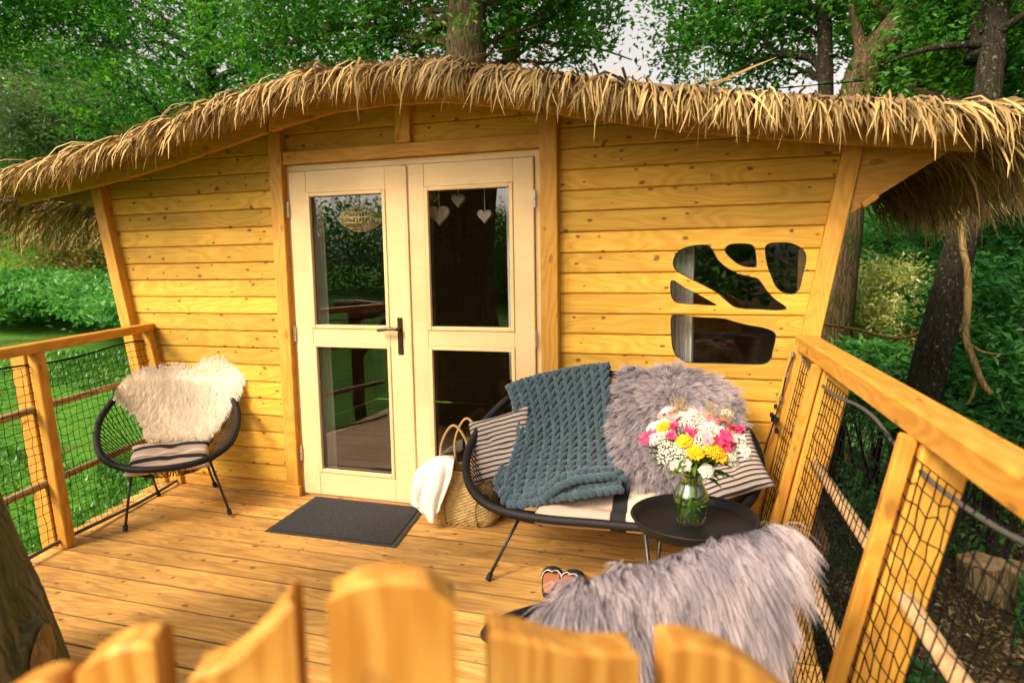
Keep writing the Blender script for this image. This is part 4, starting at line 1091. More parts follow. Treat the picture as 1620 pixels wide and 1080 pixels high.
# ------------------------------------------------------------------ door mat, basket, throw
matc = [(-2.50,-.035), (-1.735,-.035), (-1.645,-.598), (-2.448,-.604)]
cxm = Vector((-2.08, -.32, 0)); dmat = thing('door_mat', cxm, 'dark grey ribbed door mat lying in front of the double door', 'mat')
def quadslab(name, pts, z0, z1, mt, parent, inset=0.0):
    c = Vector((sum(p[0] for p in pts)/4, sum(p[1] for p in pts)/4, 0)); q = [Vector((p[0], p[1], 0)) for p in pts]
    q = [p+(c-p).normalized()*inset*1.3 for p in q]; V = [(p.x, p.y, z0) for p in q]+[(p.x, p.y, z1) for p in q]
    return mesh(name, V, [(0,1,2,3),(7,6,5,4),(0,4,5,1),(1,5,6,2),(2,6,7,3),(3,7,4,0)], mt, parent, False)
quadslab('rubber_border', matc, .0025, .0065, plain('mat_rubber', (.022,.021,.02), .7), dmat)
m, nt, out, N = newmat('mat_pile'); tc = N('TexCoord')
n1 = N('TexNoise', {'Vector': tc.outputs['Object'], 'Scale': 130.0, 'Detail': 2.0, 'Roughness': .8}).outputs[0]
wv = N('TexWave', {'Vector': tc.outputs['Object'], 'Scale': 26.0, 'Distortion': 1.5, 'Detail': 1.0}, bands_direction='Y').outputs['Fac']
col = ramp(N, n1, [(.36, (.007,.008,.010)), (.56, (.020,.023,.028)), (.74, (.075,.08,.09))])
col = mixc(N, N('Math', {0: wv, 1: .30}, operation='MULTIPLY').outputs[0], col, (.012,.013,.016))
bs = N('BsdfPrincipled', {'Base Color': col, 'Roughness': .95}); bp = N('Bump', {'Height': n1, 'Strength': 1.0, 'Distance': .006}); nt.links.new(bp.outputs[0], bs.inputs['Normal']); nt.links.new(bs.outputs[0], out.inputs[0])
quadslab('pile', matc, .007, .0115, m, dmat, .03)
bc = Vector((-1.43, -.135, 0)); basket = thing('seagrass_basket', bc, 'woven seagrass basket with two long handles standing between door and loveseat', 'basket')
STRAW = plain('seagrass', (.52,.36,.13), .6, noise=(34.0, (.32,.20,.06), .4, .68), island=.0, bump=(120.0, .5))
nth, nz = 132, 34; V = []; F = []
for j in range(nz+1):
    t = j/nz; z = .004+.305*t
    for i in range(nth):
        a = 2*math.pi*i/nth; p = 3.2-.8*t; ca, sa = math.cos(a), math.sin(a); rad = (abs(ca)**p+abs(sa)**p)**(-1/p)
        bulge = 1-.10*t+.10*math.sin(math.pi*min(t*1.25,1))-.09*max(0, .12-t)/.12
        wob = 1+.012*math.sin(3*a+2*t)+.01*math.sin(7*a-4*t)
        over = (.0035 if ((i//2)+j) % 2 else -.001)
        rx_, ry_ = .185*bulge*wob, .10*bulge*wob
        V.append((bc.x+rad*ca*rx_+ca*over, bc.y+rad*sa*ry_+sa*over, z+.008*math.sin(2*a)*t))
for j in range(nz):
    for i in range(nth): F.append((j*nth+i, j*nth+(i+1) % nth, (j+1)*nth+(i+1) % nth, (j+1)*nth+i))
F.append(tuple(range(nth-1, -1, -1)))
bk = mesh('body', V, F, STRAW, basket, False)
md = bk.modifiers.new('s', 'SOLIDIFY'); md.thickness = .006
Vt, Ft = tube([Vector(V[nz*nth+i]) for i in range(nth)], .006, 6, closed=True); mesh('rim', Vt, Ft, STRAW, basket)
LEATH = plain('basket_cord', (.40,.25,.10), .6, bump=(150., .4)); SEAM = plain('basket_seam', (.22,.14,.05), .7)
for yo, hh, xo in ((-.085, .56, -.03), (.075, .57, -.005)):
    pts = [(bc.x-.085+xo, bc.y+yo, .20), (bc.x-.085+xo, bc.y+yo, .30), (bc.x-.08+xo, bc.y+yo*.9, .46), (bc.x-.005+xo, bc.y+yo*.85, hh+.01), (bc.x+.075+xo, bc.y+yo*.85, .47), (bc.x+.105+xo, bc.y+yo*.9, .30), (bc.x+.1+xo, bc.y+yo, .20)]
    Vt, Ft = tube(catmull(pts, 6), .0075, 7); mesh('handle', Vt, Ft, LEATH, basket)
for xo in (-.085, .10):
    cols = []
    for j in range(0, nz+1, 2):
        row = [Vector(V[j*nth+i]) for i in range(nth)]; c_ = min((p for p in row if p.y < bc.y), key=lambda p: abs(p.x-(bc.x+xo))); cols.append(c_+Vector((0,-.003,0)))
    Vt, Ft = tube(cols, .0035, 5); mesh('seam', Vt, Ft, SEAM, basket)
THROW = plain('cream_cotton', (.80,.74,.65), .9, bump=(140.0, .25))
bx = np.array([[on_y(*p) for p in row] for row in [
    [(668,748,.02),(690,728,-.02),(706,722,-.03),(718,722,-.03)],
    [(662,742,-.20),(684,728,-.22),(702,725,-.24),(719,730,-.25)],
    [(655,765,-.28),(674,765,-.285),(697,765,-.285),(716,752,-.27)],
    [(650,792,-.30),(668,797,-.30),(690,792,-.30),(708,775,-.28)],
    [(660,801,-.32),(679,822,-.31),(688,823,-.31),(699,796,-.29)]]])
def bez(G, u, v):
    B = lambda n, t: np.array([math.comb(n,i)*t**i*(1-t)**(n-i) for i in range(n+1)])
    def cr(P, t):
        P = [Vector(p) for p in P]; n = len(P)-1; s = min(t*n, n-1e-6); i = int(s); f = s-i
        a, b, c, d = P[max(i-1,0)], P[i], P[i+1], P[min(i+2,n)]
        return .5*((2*b)+(c-a)*f+(2*a-5*b+4*c-d)*f*f+(3*b-a-3*c+d)*f**3)
    return cr([cr(r, u) for r in G], v)
V = []; F = []; nu, nv = 40, 48
for j in range(nv+1):
    for i in range(nu+1):
        u, v = i/nu, j/nv; p = bez(bx, u, v); f = .010*math.sin(u*13+1.2*v)*min(1, v*2)+.006*math.sin(u*29+v*3)*v
        V.append((p.x+f*.3, p.y-f-.006, p.z))
for j in range(nv):
    for i in range(nu): q = j*(nu+1)+i; F.append((q, q+1, q+nu+2, q+nu+1))
thr = mesh('cotton_throw', V, F, THROW); md = thr.modifiers.new('s', 'SOLIDIFY'); md.thickness = .007
tag(thr, 'white cotton throw hanging out of the basket over its left side', 'throw')

# ------------------------------------------------------------------ tray table, vase, bouquet
TC = Vector((-.122, -1.13, 0)); TZ = .505
table = thing('tray_table', TC, 'round black metal tray table with a raised rim', 'table')
TRAY = plain('black_powder_coat', (.006,.006,.006), .5, spec=.25)
q = MB(); q.lathe([(0,TZ-.004),(.195,TZ-.004),(.205,TZ+.002),(.212,TZ+.018),(.222,TZ+.030),(.229,TZ+.031),(.231,TZ+.027),(.220,TZ+.010),(.208,TZ-.012),(.195,TZ-.016),(0,TZ-.016)], TC, 64); q.obj('tray', TRAY, table, smooth=True)
for i in range(4):
    a = math.radians(38+90*i); p = Vector((TC.x+.205*math.cos(a), TC.y+.205*math.sin(a), TZ-.012)); b = Vector((TC.x+.19*math.cos(a+.35), TC.y+.19*math.sin(a+.35), .006))
    Vt, Ft = tube([p, b], .0075, 8); lg = mesh('leg', Vt, Ft, STEEL, table)
    Vt, Ft = tube([p.lerp(b,.05), Vector((TC.x+.12*math.cos(a+.5), TC.y+.12*math.sin(a+.5), TZ-.018))], .005, 6); mesh('brace', Vt, Ft, STEEL, lg)
for z, rr2 in ((.10, .186),):
    Vt, Ft = tube([(TC.x+rr2*math.cos(a), TC.y+rr2*math.sin(a), z) for a in np.linspace(0, 2*math.pi, 33)[:-1]], .005, 6, closed=True); mesh('ring', Vt, Ft, STEEL, table)
VC = Vector((TC.x-.012, TC.y+.005, TZ-.0035))
vase = thing('glass_vase', VC, 'clear glass vase filled with water and green stems on the tray table', 'vase')
outer = [(.0,.0),(.044,.0),(.050,.006),(.056,.03),(.064,.07),(.066,.095),(.060,.122),(.046,.148),(.041,.165),(.045,.188),(.056,.215)]
inner = [(.0535,.215),(.042,.188),(.038,.165),(.043,.148),(.057,.121),(.063,.095),(.061,.07),(.053,.034),(.046,.012),(.0,.012)]
q = MB(); q.lathe(outer+inner, VC, 40); q.obj('glass', CLEAR, vase, smooth=True)
WATER, nt_, out_, N_ = newmat('green_vase_water')
b_ = N_('BsdfPrincipled', {'Base Color': (.86,.97,.62,1), 'Roughness': .0, 'IOR': 1.33, 'Transmission Weight': 1.0}); nt_.links.new(b_.outputs[0], out_.inputs[0])
q = MB(); q.lathe([(0,.0125),(.0455,.0125),(.0525,.034),(.0605,.07),(.0625,.095),(.0565,.121),(.0425,.148),(.0,.148)], VC, 36); q.obj('water', WATER, vase, smooth=True)
bq = thing('bouquet', VC+Vector((0,0,.02)), 'bouquet of white, yellow and pink garden flowers in the glass vase', 'bouquet')
STEMG = leafmat('stem_green', [(.09,.20,.02),(.25,.42,.06)], .3); LEAFB = leafmat('bouquet_leaf', [(.02,.08,.012),(.06,.17,.02),(.16,.32,.04)], .4)
WHITEF = plain('yarrow_white', (.74,.70,.55), .8, island=.2); YELLF = plain('tansy_yellow', (.80,.46,.01), .7, island=.15)
PINKF = plain('petal_pink', (.80,.24,.26), .6, island=.2); HOTF = plain('petal_magenta', (.72,.035,.12), .6, island=.2); PALEF = plain('petal_pale_pink', (.84,.48,.42), .6, island=.15)
heads = [  # px, py, Y offset, kind, size
 (1052,668,0.02,'w',.040),(1045,690,-.04,'w',.046),(1062,715,-.09,'w',.055),(1100,668,.0,'w',.06),(1128,680,-.02,'w',.05),(1108,695,-.07,'w',.055),(1085,705,-.09,'w',.045),(1150,716,-.06,'w',.038),(1176,712,-.02,'w',.036),(1082,735,-.10,'w',.028),(1118,745,-.10,'w',.026),(1058,650,.06,'w',.03),(1085,655,.03,'w',.035),(1140,700,-.05,'w',.04),
 (1050,675,-.02,'y',.028),(1083,698,-.10,'y',.028),(1100,716,-.12,'y',.030),(1128,712,-.11,'y',.034),(1140,722,-.10,'y',.026),(1092,652,.05,'w',.026),(1152,655,.05,'w',.024),(1034,675,.03,'w',.026),(1068,735,-.06,'w',.022),(1160,728,-.04,'w',.024),
 (1026,692,-.02,'h',.038),(1069,675,-.03,'h',.032),(1140,690,-.06,'h',.042),(1150,700,-.05,'h',.034),
 (1062,690,-.08,'h',.026), (1092,682,-.06,'h',.028), (1120,692,-.10,'p',.03), (1046,660,.05,'q',.03), (1168,678,.02,'h',.03), (1075,645,.06,'p',.032), (1070,658,.03,'p',.040),(1130,664,.04,'p',.044),(1148,670,.03,'p',.044),(1160,688,.0,'q',.04),(1165,700,.0,'q',.034),(1112,656,.08,'q',.03)]
SP = []
neck = VC+Vector((0,0,.19))
for px, py, dy, kd, s in heads:
    c = on_y(px, py, VC.y+dy); nrm = (c-(neck+Vector((0,0,-.02)))).normalized(); nrm = (nrm+Vector((0,-.35,.25))).normalized(); a1, a2, a3 = basis(nrm.orthogonal(), nrm)
    if kd in 'wy':
        n = int(95 if kd == 'w' else 62); cc_, aa_ = [], []
        for i in range(n):
            rr_ = s*math.sqrt((i+.5)/n); th = i*2.39996; rad = .0044 if kd == 'w' else .0048
            if kd == 'w': rr_ *= 1+.12*math.sin(th*5)
            p = c+a1*rr_*math.cos(th)+a2*rr_*math.sin(th)+nrm*(.012*(1-(rr_/s)**2)+rnd.uniform(-.003,.003)); r_ = rad*rnd.uniform(.75,1.25)
            cc_.append(p); aa_.append([list(nrm*r_*.75), list(a1*r_), list(a2*r_)])
        o = ellipsoids('flower_head', np.array([list(p) for p in cc_]), np.array(aa_), WHITEF if kd == 'w' else YELLF, bq, 3, 6)
        o['label'] = 'white yarrow head' if kd == 'w' else 'yellow tansy head'
    else:
        q = MB(); mt = {'h': HOTF, 'p': PINKF, 'q': PALEF}[kd]
        for fl in range(5):
            oc = c+a1*rnd.uniform(-1,1)*s*.6+a2*rnd.uniform(-1,1)*s*.6; tilt = (nrm+a1*rnd.uniform(-.5,.5)+a2*rnd.uniform(-.5,.5)).normalized(); b1, b2, b3 = basis(tilt.orthogonal(), tilt)
            for k_ in range(6):
                an = k_*math.pi/3+rnd.uniform(-.1,.1); d = b1*math.cos(an)+b2*math.sin(an); e_ = tilt.cross(d); L = s*.56
                pts = []
                for t, w_, h_ in ((0,.08,0),(.35,.34,.22),(.7,.36,.34),(1,.06,.30)): pts += [oc+d*L*t-e_*L*w_+tilt*L*h_, oc+d*L*t+tilt*L*(h_-.07), oc+d*L*t+e_*L*w_+tilt*L*h_]
                f = []
                for r0 in range(3):
                    for c0 in range(2): f.append((r0*3+c0, r0*3+c0+1, r0*3+c0+4, r0*3+c0+3))
                q.add(pts, f)
        o = q.obj('flower_head', mt, bq, smooth=True); o['label'] = 'pink flower head' if kd != 'h' else 'magenta flower head'
    base = VC+Vector((rnd.uniform(-.03,.03), rnd.uniform(-.03,.03), .018)); nk = neck+Vector((rnd.uniform(-.022,.022), rnd.uniform(-.022,.022), -.02))
    SP.append(catmull([base, nk, nk.lerp(c, .6)+Vector((0,0,.01)), c-nrm*.004], 4))
q = MB()
for p in SP: q.tube(p, .0022, 5, caps=False)
q.obj('stems', STEMG, bq, smooth=True)
q = MB()
def leaf_strip(q, p0, d, up, L, w):
    d = d.normalized(); e_ = d.cross(up).normalized(); n_ = e_.cross(d); pts = []
    for t, ww in ((0,.05),(.3,.9),(.65,.8),(1,.03)): 
        c = p0+d*L*t+n_*(-.25*L*t*t); pts += [c-e_*w*ww*.5+n_*.012*ww, c, c+e_*w*ww*.5+n_*.012*ww]
    f = []
    for r0 in range(3):
        for c0 in range(2): f.append((r0*3+c0, r0*3+c0+1, r0*3+c0+4, r0*3+c0+3))
    q.add(pts, f)
for i in range(70):
    a = rnd.uniform(0, 2*math.pi); p = neck+Vector((.03*math.cos(a), .03*math.sin(a), rnd.uniform(.0,.07)))
    leaf_strip(q, p, Vector((math.cos(a), math.sin(a), rnd.uniform(-.1,.7))), Vector((0,0,1)), rnd.uniform(.07,.15), rnd.uniform(.02,.045))
for i in range(34):
    a = rnd.uniform(0, 2*math.pi); p = VC+Vector((.02*math.cos(a), .02*math.sin(a), rnd.uniform(.03,.10)))
    leaf_strip(q, p, Vector((math.cos(a)*.5, math.sin(a)*.5, rnd.uniform(-.6,1))), Vector((math.sin(a), 0, 1)), rnd.uniform(.03,.05), rnd.uniform(.012,.022))
q.obj('leaves', LEAFB, bq, smooth=True)
q = MB(); SEEDM = plain('grass_seed_head', (.34,.26,.14), .9)
for px, py in [(1070,640),(1078,636),(1085,642),(1062,648),(1130,648),(1145,650),(1120,652),(1155,655),(1090,722),(1105,735)]:
    c = on_y(px, py, VC.y+.02)
    for k_ in range(16):
        p = c+Vector((rnd.gauss(0,.014), rnd.gauss(0,.014), rnd.gauss(0,.018))); q.tube([c+Vector((0,0,-.035)), p], .0007, 3, caps=False); q.tube([p, p+Vector((rnd.gauss(0,.002),0,.005))], .0022, 4)
tag(q.obj('seed_heads', SEEDM, bq), kind='stuff')

# ------------------------------------------------------------------ string light at the right end of the wall
sl = thing('string_light', rp(-.06, .9), 'black cable with silver clips tied to the netting beside the window', 'string light')
pts = [rp(-.075, 1.0, -.01), rp(-.09, .9, -.02), rp(-.08, .78, -.015), rp(-.10, .66, -.025), rp(-.085, .5, -.03)]
Vt, Ft = tube(catmull(pts, 6), .0045, 6); mesh('cable', Vt, Ft, STEEL, sl)
for p in (pts[0], pts[1], pts[2]):
    q = MB(); q.tube([p+Vector((-.004,-.008,-.012)), p+Vector((-.004,-.008,.012))], .008, 8); q.obj('clip', HINGE, sl)
for k_ in range(9):
    p = pts[3]+Vector((rnd.gauss(0,.015), rnd.gauss(-.01,.01), rnd.gauss(0,.03))); q = MB(); q.tube([p, p+Vector((0,0,.022))], .008, 7); q.obj('bulb_holder', ROPE, sl)

# ------------------------------------------------------------------ vegetation
def leaf_quads(cen, size, face=None, aspect=.5, flat=.35, dirs=None):
    """folded rhombic leaves; size N; returns V, F"""
    n = len(cen)
    d = npr.normal(0, 1, (n,3)) if dirs is None else dirs+npr.normal(0, .45, (n,3)); d[:,2] = d[:,2]*.55-.12; d = unit(d)
    up = npr.normal(0, flat, (n,3))*1.6+np.array([0,0,1.0]); s = unit(np.cross(d, up)); nn = np.cross(s, d)
    L = size[:,None]; w = L*aspect
    a = cen-d*L*.5; b = cen-s*w*.5+nn*w*.18+d*L*.08; c = cen+d*L*.5-nn*L*.12; e = cen+s*w*.5+nn*w*.18+d*L*.08
    V = np.stack([a, b, c, e], 1).reshape(-1,3); F = np.arange(4*n).reshape(-1,4); return V, F
def blob_leaves(blobs, n, lsize, spray=9, spread=.16):
    """leaves in sprays spread through ellipsoidal clumps: blobs = (centre, rx, ry, rz)"""
    vol = np.array([(b[1]*b[2]*b[3])**.72 for b in blobs]); cnt = np.maximum(1, (n/spray*vol/vol.sum()).astype(int)); Cn, S_ = [], []
    for b, k in zip(blobs, cnt):
        u = unit(npr.normal(0, 1, (k,3))); r = npr.uniform(.25, 1, k)**.5
        lob = 1+.22*np.sin(u[:,0]*5+b[0][0]*3)*np.sin(u[:,2]*6+b[0][1]*2)
        p = np.array(b[0])+u*(r*lob)[:,None]*np.array(b[1:4]); sp_ = spread*npr.uniform(.6, 1.4, k)
        q = p[:,None,:]+npr.normal(0, 1, (k, spray, 3))*sp_[:,None,None]*np.array([1,1,.6]); Cn.append(q.reshape(-1,3))
    Cn = np.concatenate(Cn); return Cn, lsize*npr.uniform(.6, 1.3, len(Cn))
def bark_tube(name, path, radii, mt, parent, n=20, rough=.05, flare=0.0):
    P = catmull(path, 8); k = len(P); R = np.interp(np.linspace(0, 1, k), np.linspace(0, 1, len(radii)), radii)
    V, F = tube(P, list(R), n); out = []
    for i in range(k):
        for j in range(n):
            v = V[i*n+j]; c = P[i]; d = v-c; a = 2*math.pi*j/n
            q = mnoise.noise(Vector((math.cos(a)*2.2, math.sin(a)*2.2, c.z*.8+c.x)))*rough*2+mnoise.noise(Vector((math.cos(a)*6, math.sin(a)*6, c.z*2.0)))*rough
            out.append(c+d*(1+q))
    return mesh(name, out, F, mt, parent)
LEAF_OAK = leafmat('oak_leaves', [(.003,.035,.008), (.018,.12,.020), (.07,.26,.035), (.20,.45,.08)], .48, .012)
LEAF_DARK = leafmat('dark_leaves', [(.005,.04,.012), (.018,.11,.025), (.05,.20,.045), (.12,.32,.08)], .42, .012)
LEAF_PALE = leafmat('pale_leaves', [(.045,.11,.04), (.09,.19,.06), (.16,.28,.10), (.26,.36,.16)], .4, .05)
LEAF_LIME = leafmat('variegated_leaves', [(.14,.22,.04), (.28,.36,.08), (.45,.5,.15), (.6,.62,.28)], .35, .05)
LEAF_NETTLE = leafmat('nettle_leaves', [(.016,.11,.025), (.05,.25,.05), (.12,.38,.09), (.24,.48,.18)], .4, .02)
LEAF_DRY = leafmat('dry_bank_growth', [(.08,.12,.02), (.20,.22,.04), (.34,.28,.08), (.46,.34,.12)], .3, .03)
GRASSM = leafmat('grass_blades', [(.012,.075,.010), (.03,.15,.018), (.07,.24,.03), (.15,.34,.06)], .35, .04, patch=.5)
LITTER = leafmat('fallen_leaves', [(.03,.02,.008), (.08,.05,.02), (.14,.10,.04), (.22,.18,.09)], .1, .03)
BARK_OAK = barkmat('oak_bark', (.115,.08,.036), (.020,.013,.006), (.055,.068,.016), .5)
BARK_DARK = barkmat('dark_bark', (.036,.027,.015), (.007,.006,.004), (.026,.036,.011), .35, (.12,.12,.09))
BARK_MOSS = barkmat('mossy_bark', (.20,.17,.10), (.022,.018,.010), (.14,.15,.04), .75)
BARK_STUMP = barkmat('stump_bark', (.36,.25,.12), (.06,.04,.018), (.12,.13,.03), .3)
DEADW = barkmat('dead_wood', (.36,.24,.09), (.14,.09,.03))

def tree(name, label, trunk, radii, bark, blobs, nleaf, lsize, leafm, limbs=(), group='trees standing around the cabin', spray=14, spread=.17, aspect=.5, extra=None):
    base = Vector(trunk[0]); t = thing(name, base, label, 'tree', group)
    bark_tube('trunk', trunk, radii, bark, t)
    if limbs:
        for pth, r in limbs:
            bark_tube('branch', pth, [r, r*.7, r*.3], bark, t, 8, .06)
    tq = MB(); pathv = catmull(trunk, 6)
    for b in blobs:                                    # thin limbs reaching into every leaf clump
        c = Vector(b[0]); st = min(pathv, key=lambda p: (p-c).length+.6*abs(p.z-c.z+.8)); L = (c-st).length
        if L > 4.5: st = c+(st-c)*(4.5/L)
        P = limbpath(st, c, .12*min(L, 3)/2); tq.tube(catmull(P, 3), list(np.linspace(.035, .012, 10)), 5, caps=False)
        for k in range(5):
            e = c+Vector(unit(npr.normal(0, 1, 3)))*b[1]*.95; a0 = P[2].lerp(c, rnd.random()); tq.tube(catmull(limbpath(a0, e, .08), 2), list(np.linspace(.012, .004, 7)), 4, caps=False)
    if blobs: tag(tq.obj('twigs', bark, t), kind='stuff')
    if nleaf:
        cn, sz = blob_leaves(blobs, nleaf, lsize, spray, spread); V, F = leaf_quads(cn, sz, aspect=aspect)
        tag(mesh('crown', V, F, leafm, t, False), kind='stuff')
    return t
def G(x, y): return float(ground_z(x, y))
def B(px, py, d, rx_, rz=None, ry=None):
    c = at(px, py, d); return (tuple(c), rx_, ry or rx_, rz or rx_*.8)
def limbpath(a, b, sag=.1):
    a, b = Vector(a), Vector(b); m1 = a.lerp(b, .35)+Vector((rnd.gauss(0,sag), rnd.gauss(0,sag), abs(rnd.gauss(0,sag)))); m2 = a.lerp(b, .7)+Vector((rnd.gauss(0,sag), rnd.gauss(0,sag), rnd.gauss(0,sag)))
    return [a, m1, m2, b]
def trunk_px(pts, d, r, zb=None):
    """trunk through photo points at depth d, carried down to the ground"""
    P = [at(px, py, d) for px, py in pts]; x, y = P[0].x, P[0].y; dv = P[1]-P[0]
    zb = G(x, y)-.2; k = (P[0].z-zb)/max(.3, abs(dv.z)); foot = Vector((x-dv.x*min(k,3)*.5, y, zb))
    return [foot, foot.lerp(P[0], .55)]+P, [r*1.35, r*1.05]+[r*(1-.08*i) for i in range(len(P))]
# big oak right behind the roof, with crown over the left and centre
T, R = trunk_px([(738,120),(738,20),(735,-260),(730,-620)], 8.0, .245)
ob = [B(640,40,9,.9), B(560,10,9,.9), B(470,60,10,1.1), B(880,20,8.6,.75), B(930,70,8.8,.42), B(600,70,9.4,.55), B(700,-40,8,1.2), B(830,-60,8.5,1.1), B(400,30,10,1.1), B(790,60,9,.55), B(500,-80,9,1.4), B(900,-60,8.2,.8)]
lim = [(limbpath(at(730,75,8.05), at(640,45,8.8)), .10), (limbpath(at(640,45,8.8), at(420,75,9.6)), .06), (limbpath(at(738,-60,8), at(560,10,9)), .09), (limbpath(at(740,-60,8), at(900,20,8.6)), .08), (limbpath(at(640,50,8.8), at(500,110,9.2)), .04), (limbpath(at(740,-300,8), at(880,-120,8.2)), .09)]
tree('oak_tree', 'thick furrowed oak trunk rising straight behind the roof peak', T, R, BARK_OAK, ob, 18000, .10, LEAF_OAK, lim, spread=.15)
T, R = trunk_px([(808,120),(812,20),(818,-260),(825,-600)], 9.5, .13)
tree('oak_tree', 'thinner oak trunk just right of the thick one behind the roof peak', T, R, BARK_OAK, [B(860,60,9.6,.5), B(920,10,9.8,.7), B(770,20,9.8,.5), B(840,-100,9.6,1.1)], 5200, .095, LEAF_OAK, [(limbpath(at(815,-30,9.5), at(930,60,9.7)), .05), (limbpath(at(812,60,9.5), at(1000,95,9.7)), .03)])
# dense dark trees on the left
T, R = trunk_px([(330,200),(325,60),(335,-200)], 12.5, .2)
tree('broadleaf_tree', 'dense dark green tree above the left slope of the roof', T, R, BARK_DARK,
  [B(160,150,12,1.1), B(250,170,12,1.2), B(340,130,12,1.2), B(430,90,12,1.0), B(200,90,12.5,1.1), B(120,60,13,1.1), B(300,40,12.5,1.3), B(420,20,12,1.2), B(210,0,12.5,1.2), B(330,-60,12.5,1.6), B(120,-40,13,1.3), B(380,170,12,.7)], 18500, .105, LEAF_OAK,
  [(limbpath(at(330,140,12.5), at(470,75,12)), .08), (limbpath(at(330,120,12.5), at(230,60,12.4)), .07), (limbpath(at(330,80,12.5), at(160,20,12.8)), .06), (limbpath(at(400,110,12), at(370,60,11.8)), .03)], spread=.13)
T, R = trunk_px([(-60,260),(-50,120),(-40,-100)], 17, .18)
tree('willow_tree', 'pale grey green willow at the far left edge', T, R, BARK_DARK, [B(30,150,16.5,1.5), B(90,190,16,1.3), B(20,215,16,1.3), B(140,215,16.5,1.2), B(60,110,17,1.0)], 20000, .15, LEAF_PALE, [(limbpath(at(-50,180,17), at(40,160,16.6)), .06), (limbpath(at(-50,220,17), at(100,200,16.4)), .05)], spread=.25, aspect=.3)
T, R = trunk_px([(150,330),(160,220),(170,60)], 22, .2)
tree('broadleaf_tree', 'shadowy dark tree behind the willow at the left', T, R, BARK_DARK, [B(60,250,21,2.2), B(150,260,21,2.2), B(10,300,20,1.6), B(220,235,22,2.2), B(100,190,22,2.2), B(300,215,22,2.2)], 16000, .22, LEAF_DARK, [(limbpath(at(150,250,22), at(80,200,21.5)), .08)], spread=.35)
T, R = trunk_px([(-160,230),(-150,60),(-120,-200)], 13.5, .16)
tree('oak_tree', 'airy oak at the top left corner with sky between its leaves', T, R, BARK_DARK, [B(60,30,13,1.0), B(20,70,13.5,.6), B(90,-50,13,1.4), B(140,20,13.5,.9), B(-40,20,13,1.3)], 9000, .12, LEAF_OAK, [(limbpath(at(-140,0,13.5), at(80,20,13.2)), .06)])
# right hand group
T, R = trunk_px([(1312,540),(1310,420),(1308,260),(1305,60),(1300,-200),(1296,-500)], 9.0, .12)
rb = [B(1130,80,10,.9), B(1200,30,10,1.0), B(1230,100,9.6,.6), B(1090,10,10.5,.8), B(1180,-50,10,1.2)]
lim = [(limbpath(at(1308,125,9), at(1210,60,9.6)), .075), (limbpath(at(1210,60,9.6), at(1050,75,10.4)), .04), (limbpath(at(1306,40,9), at(1150,10,10)), .06), (limbpath(at(1250,90,9.3), at(1160,120,9.6)), .03)]
tree('oak_tree', 'straight dark trunk right of centre whose branches reach left over the roof', T, R, BARK_DARK, rb, 9000, .10, LEAF_OAK, lim, spread=.16)
T = [Vector((at(1352,140,8.2).x-.25, at(1352,140,8.2).y, G(2.4,4)-.2)), at(1340,300,8.2), at(1362,130,8.2), at(1400,70,8.2), at(1455,-5,8.2), at(1560,-160,8.3), at(1640,-300,8.4)]
lim = [([at(1358,150,8.3), at(1362,80,8.5), at(1350,10,8.6), at(1340,-150,8.8)], .10), ([at(1360,90,8.5), at(1390,40,8.6), at(1420,0,8.7), at(1450,-60,8.8)], .04)]
tree('oak_tree', 'leaning mossy trunk that forks above the right half of the roof', T, [.24,.21,.20,.19,.185,.16,.13], BARK_OAK, [B(1420,-60,8.5,1.0), B(1500,60,9.6,.8), B(1440,90,10,.7), B(1400,40,10.5,.8), B(1260,-20,9,.7), B(1480,120,10,.5)], 13000, .105, LEAF_OAK, lim)
T = [Vector((at(1432,640,6.6).x-.12, at(1432,640,6.6).y, G(2.2,2.5)-.2)), at(1462,620,6.6), at(1494,490,6.6), at(1526,360,6.6), at(1554,200,6.7), at(1572,60,6.8), at(1590,-150,7.0), at(1600,-400,7.2)]
lim = [([at(1575,70,6.8), at(1480,75,6.9), at(1400,100,7.2)], .045), ([at(1570,60,6.8), at(1610,30,6.6), at(1680,-10,6.4)], .06), ([at(1545,95,6.9), at(1550,10,7.0), at(1545,-150,7.1)], .12)]
t_ = tree('oak_tree', 'dark speckled trunk leaning at the right, beyond the handrail', T, [.22,.165,.15,.138,.125,.11,.095,.08], BARK_DARK, [B(1560,150,7.6,.5), B(1500,20,7.5,.6), B(1590,110,7.2,.4), B(1420,130,8,.45), B(1600,-60,7,1.0), B(1470,600,7.0,.12)], 9000, .095, LEAF_OAK, lim, spread=.13)
bp_ = catmull([at(1522,330,6.2), at(1524,400,6.15), at(1534,450,6.1), at(1526,520,6.1), at(1540,570,6.05), at(1556,610,6.0), at(1568,622,5.98)], 5)
br = thing('dead_branch', bp_[0], 'crooked yellow dead branch hanging in front of the leaning trunk', 'branch'); bark_tube('branch', bp_[::4]+[bp_[-1]], [.032,.03,.034,.03,.028,.022], DEADW, br, 8, .12)
for k_, (a, b) in enumerate((((1526,540),(1580,560)), ((1545,600),(1530,640)))): bark_tube('twig', [at(a[0],a[1],6.1), at((a[0]+b[0])/2,(a[1]+b[1])/2+6,6.1), at(*b,6.1)], [.02,.012,.006], DEADW, br, 6, .1)
tw = thing('bare_twig', at(1310,515,7.0), 'long thin bare twig crossing above the handrail at the right', 'branch'); bark_tube('branch', [at(1295,512,7), at(1350,520,7), at(1420,535,7), at(1480,520,7), at(1530,525,7.1)], [.012,.018,.02,.016,.008], DEADW, tw, 6, .1)
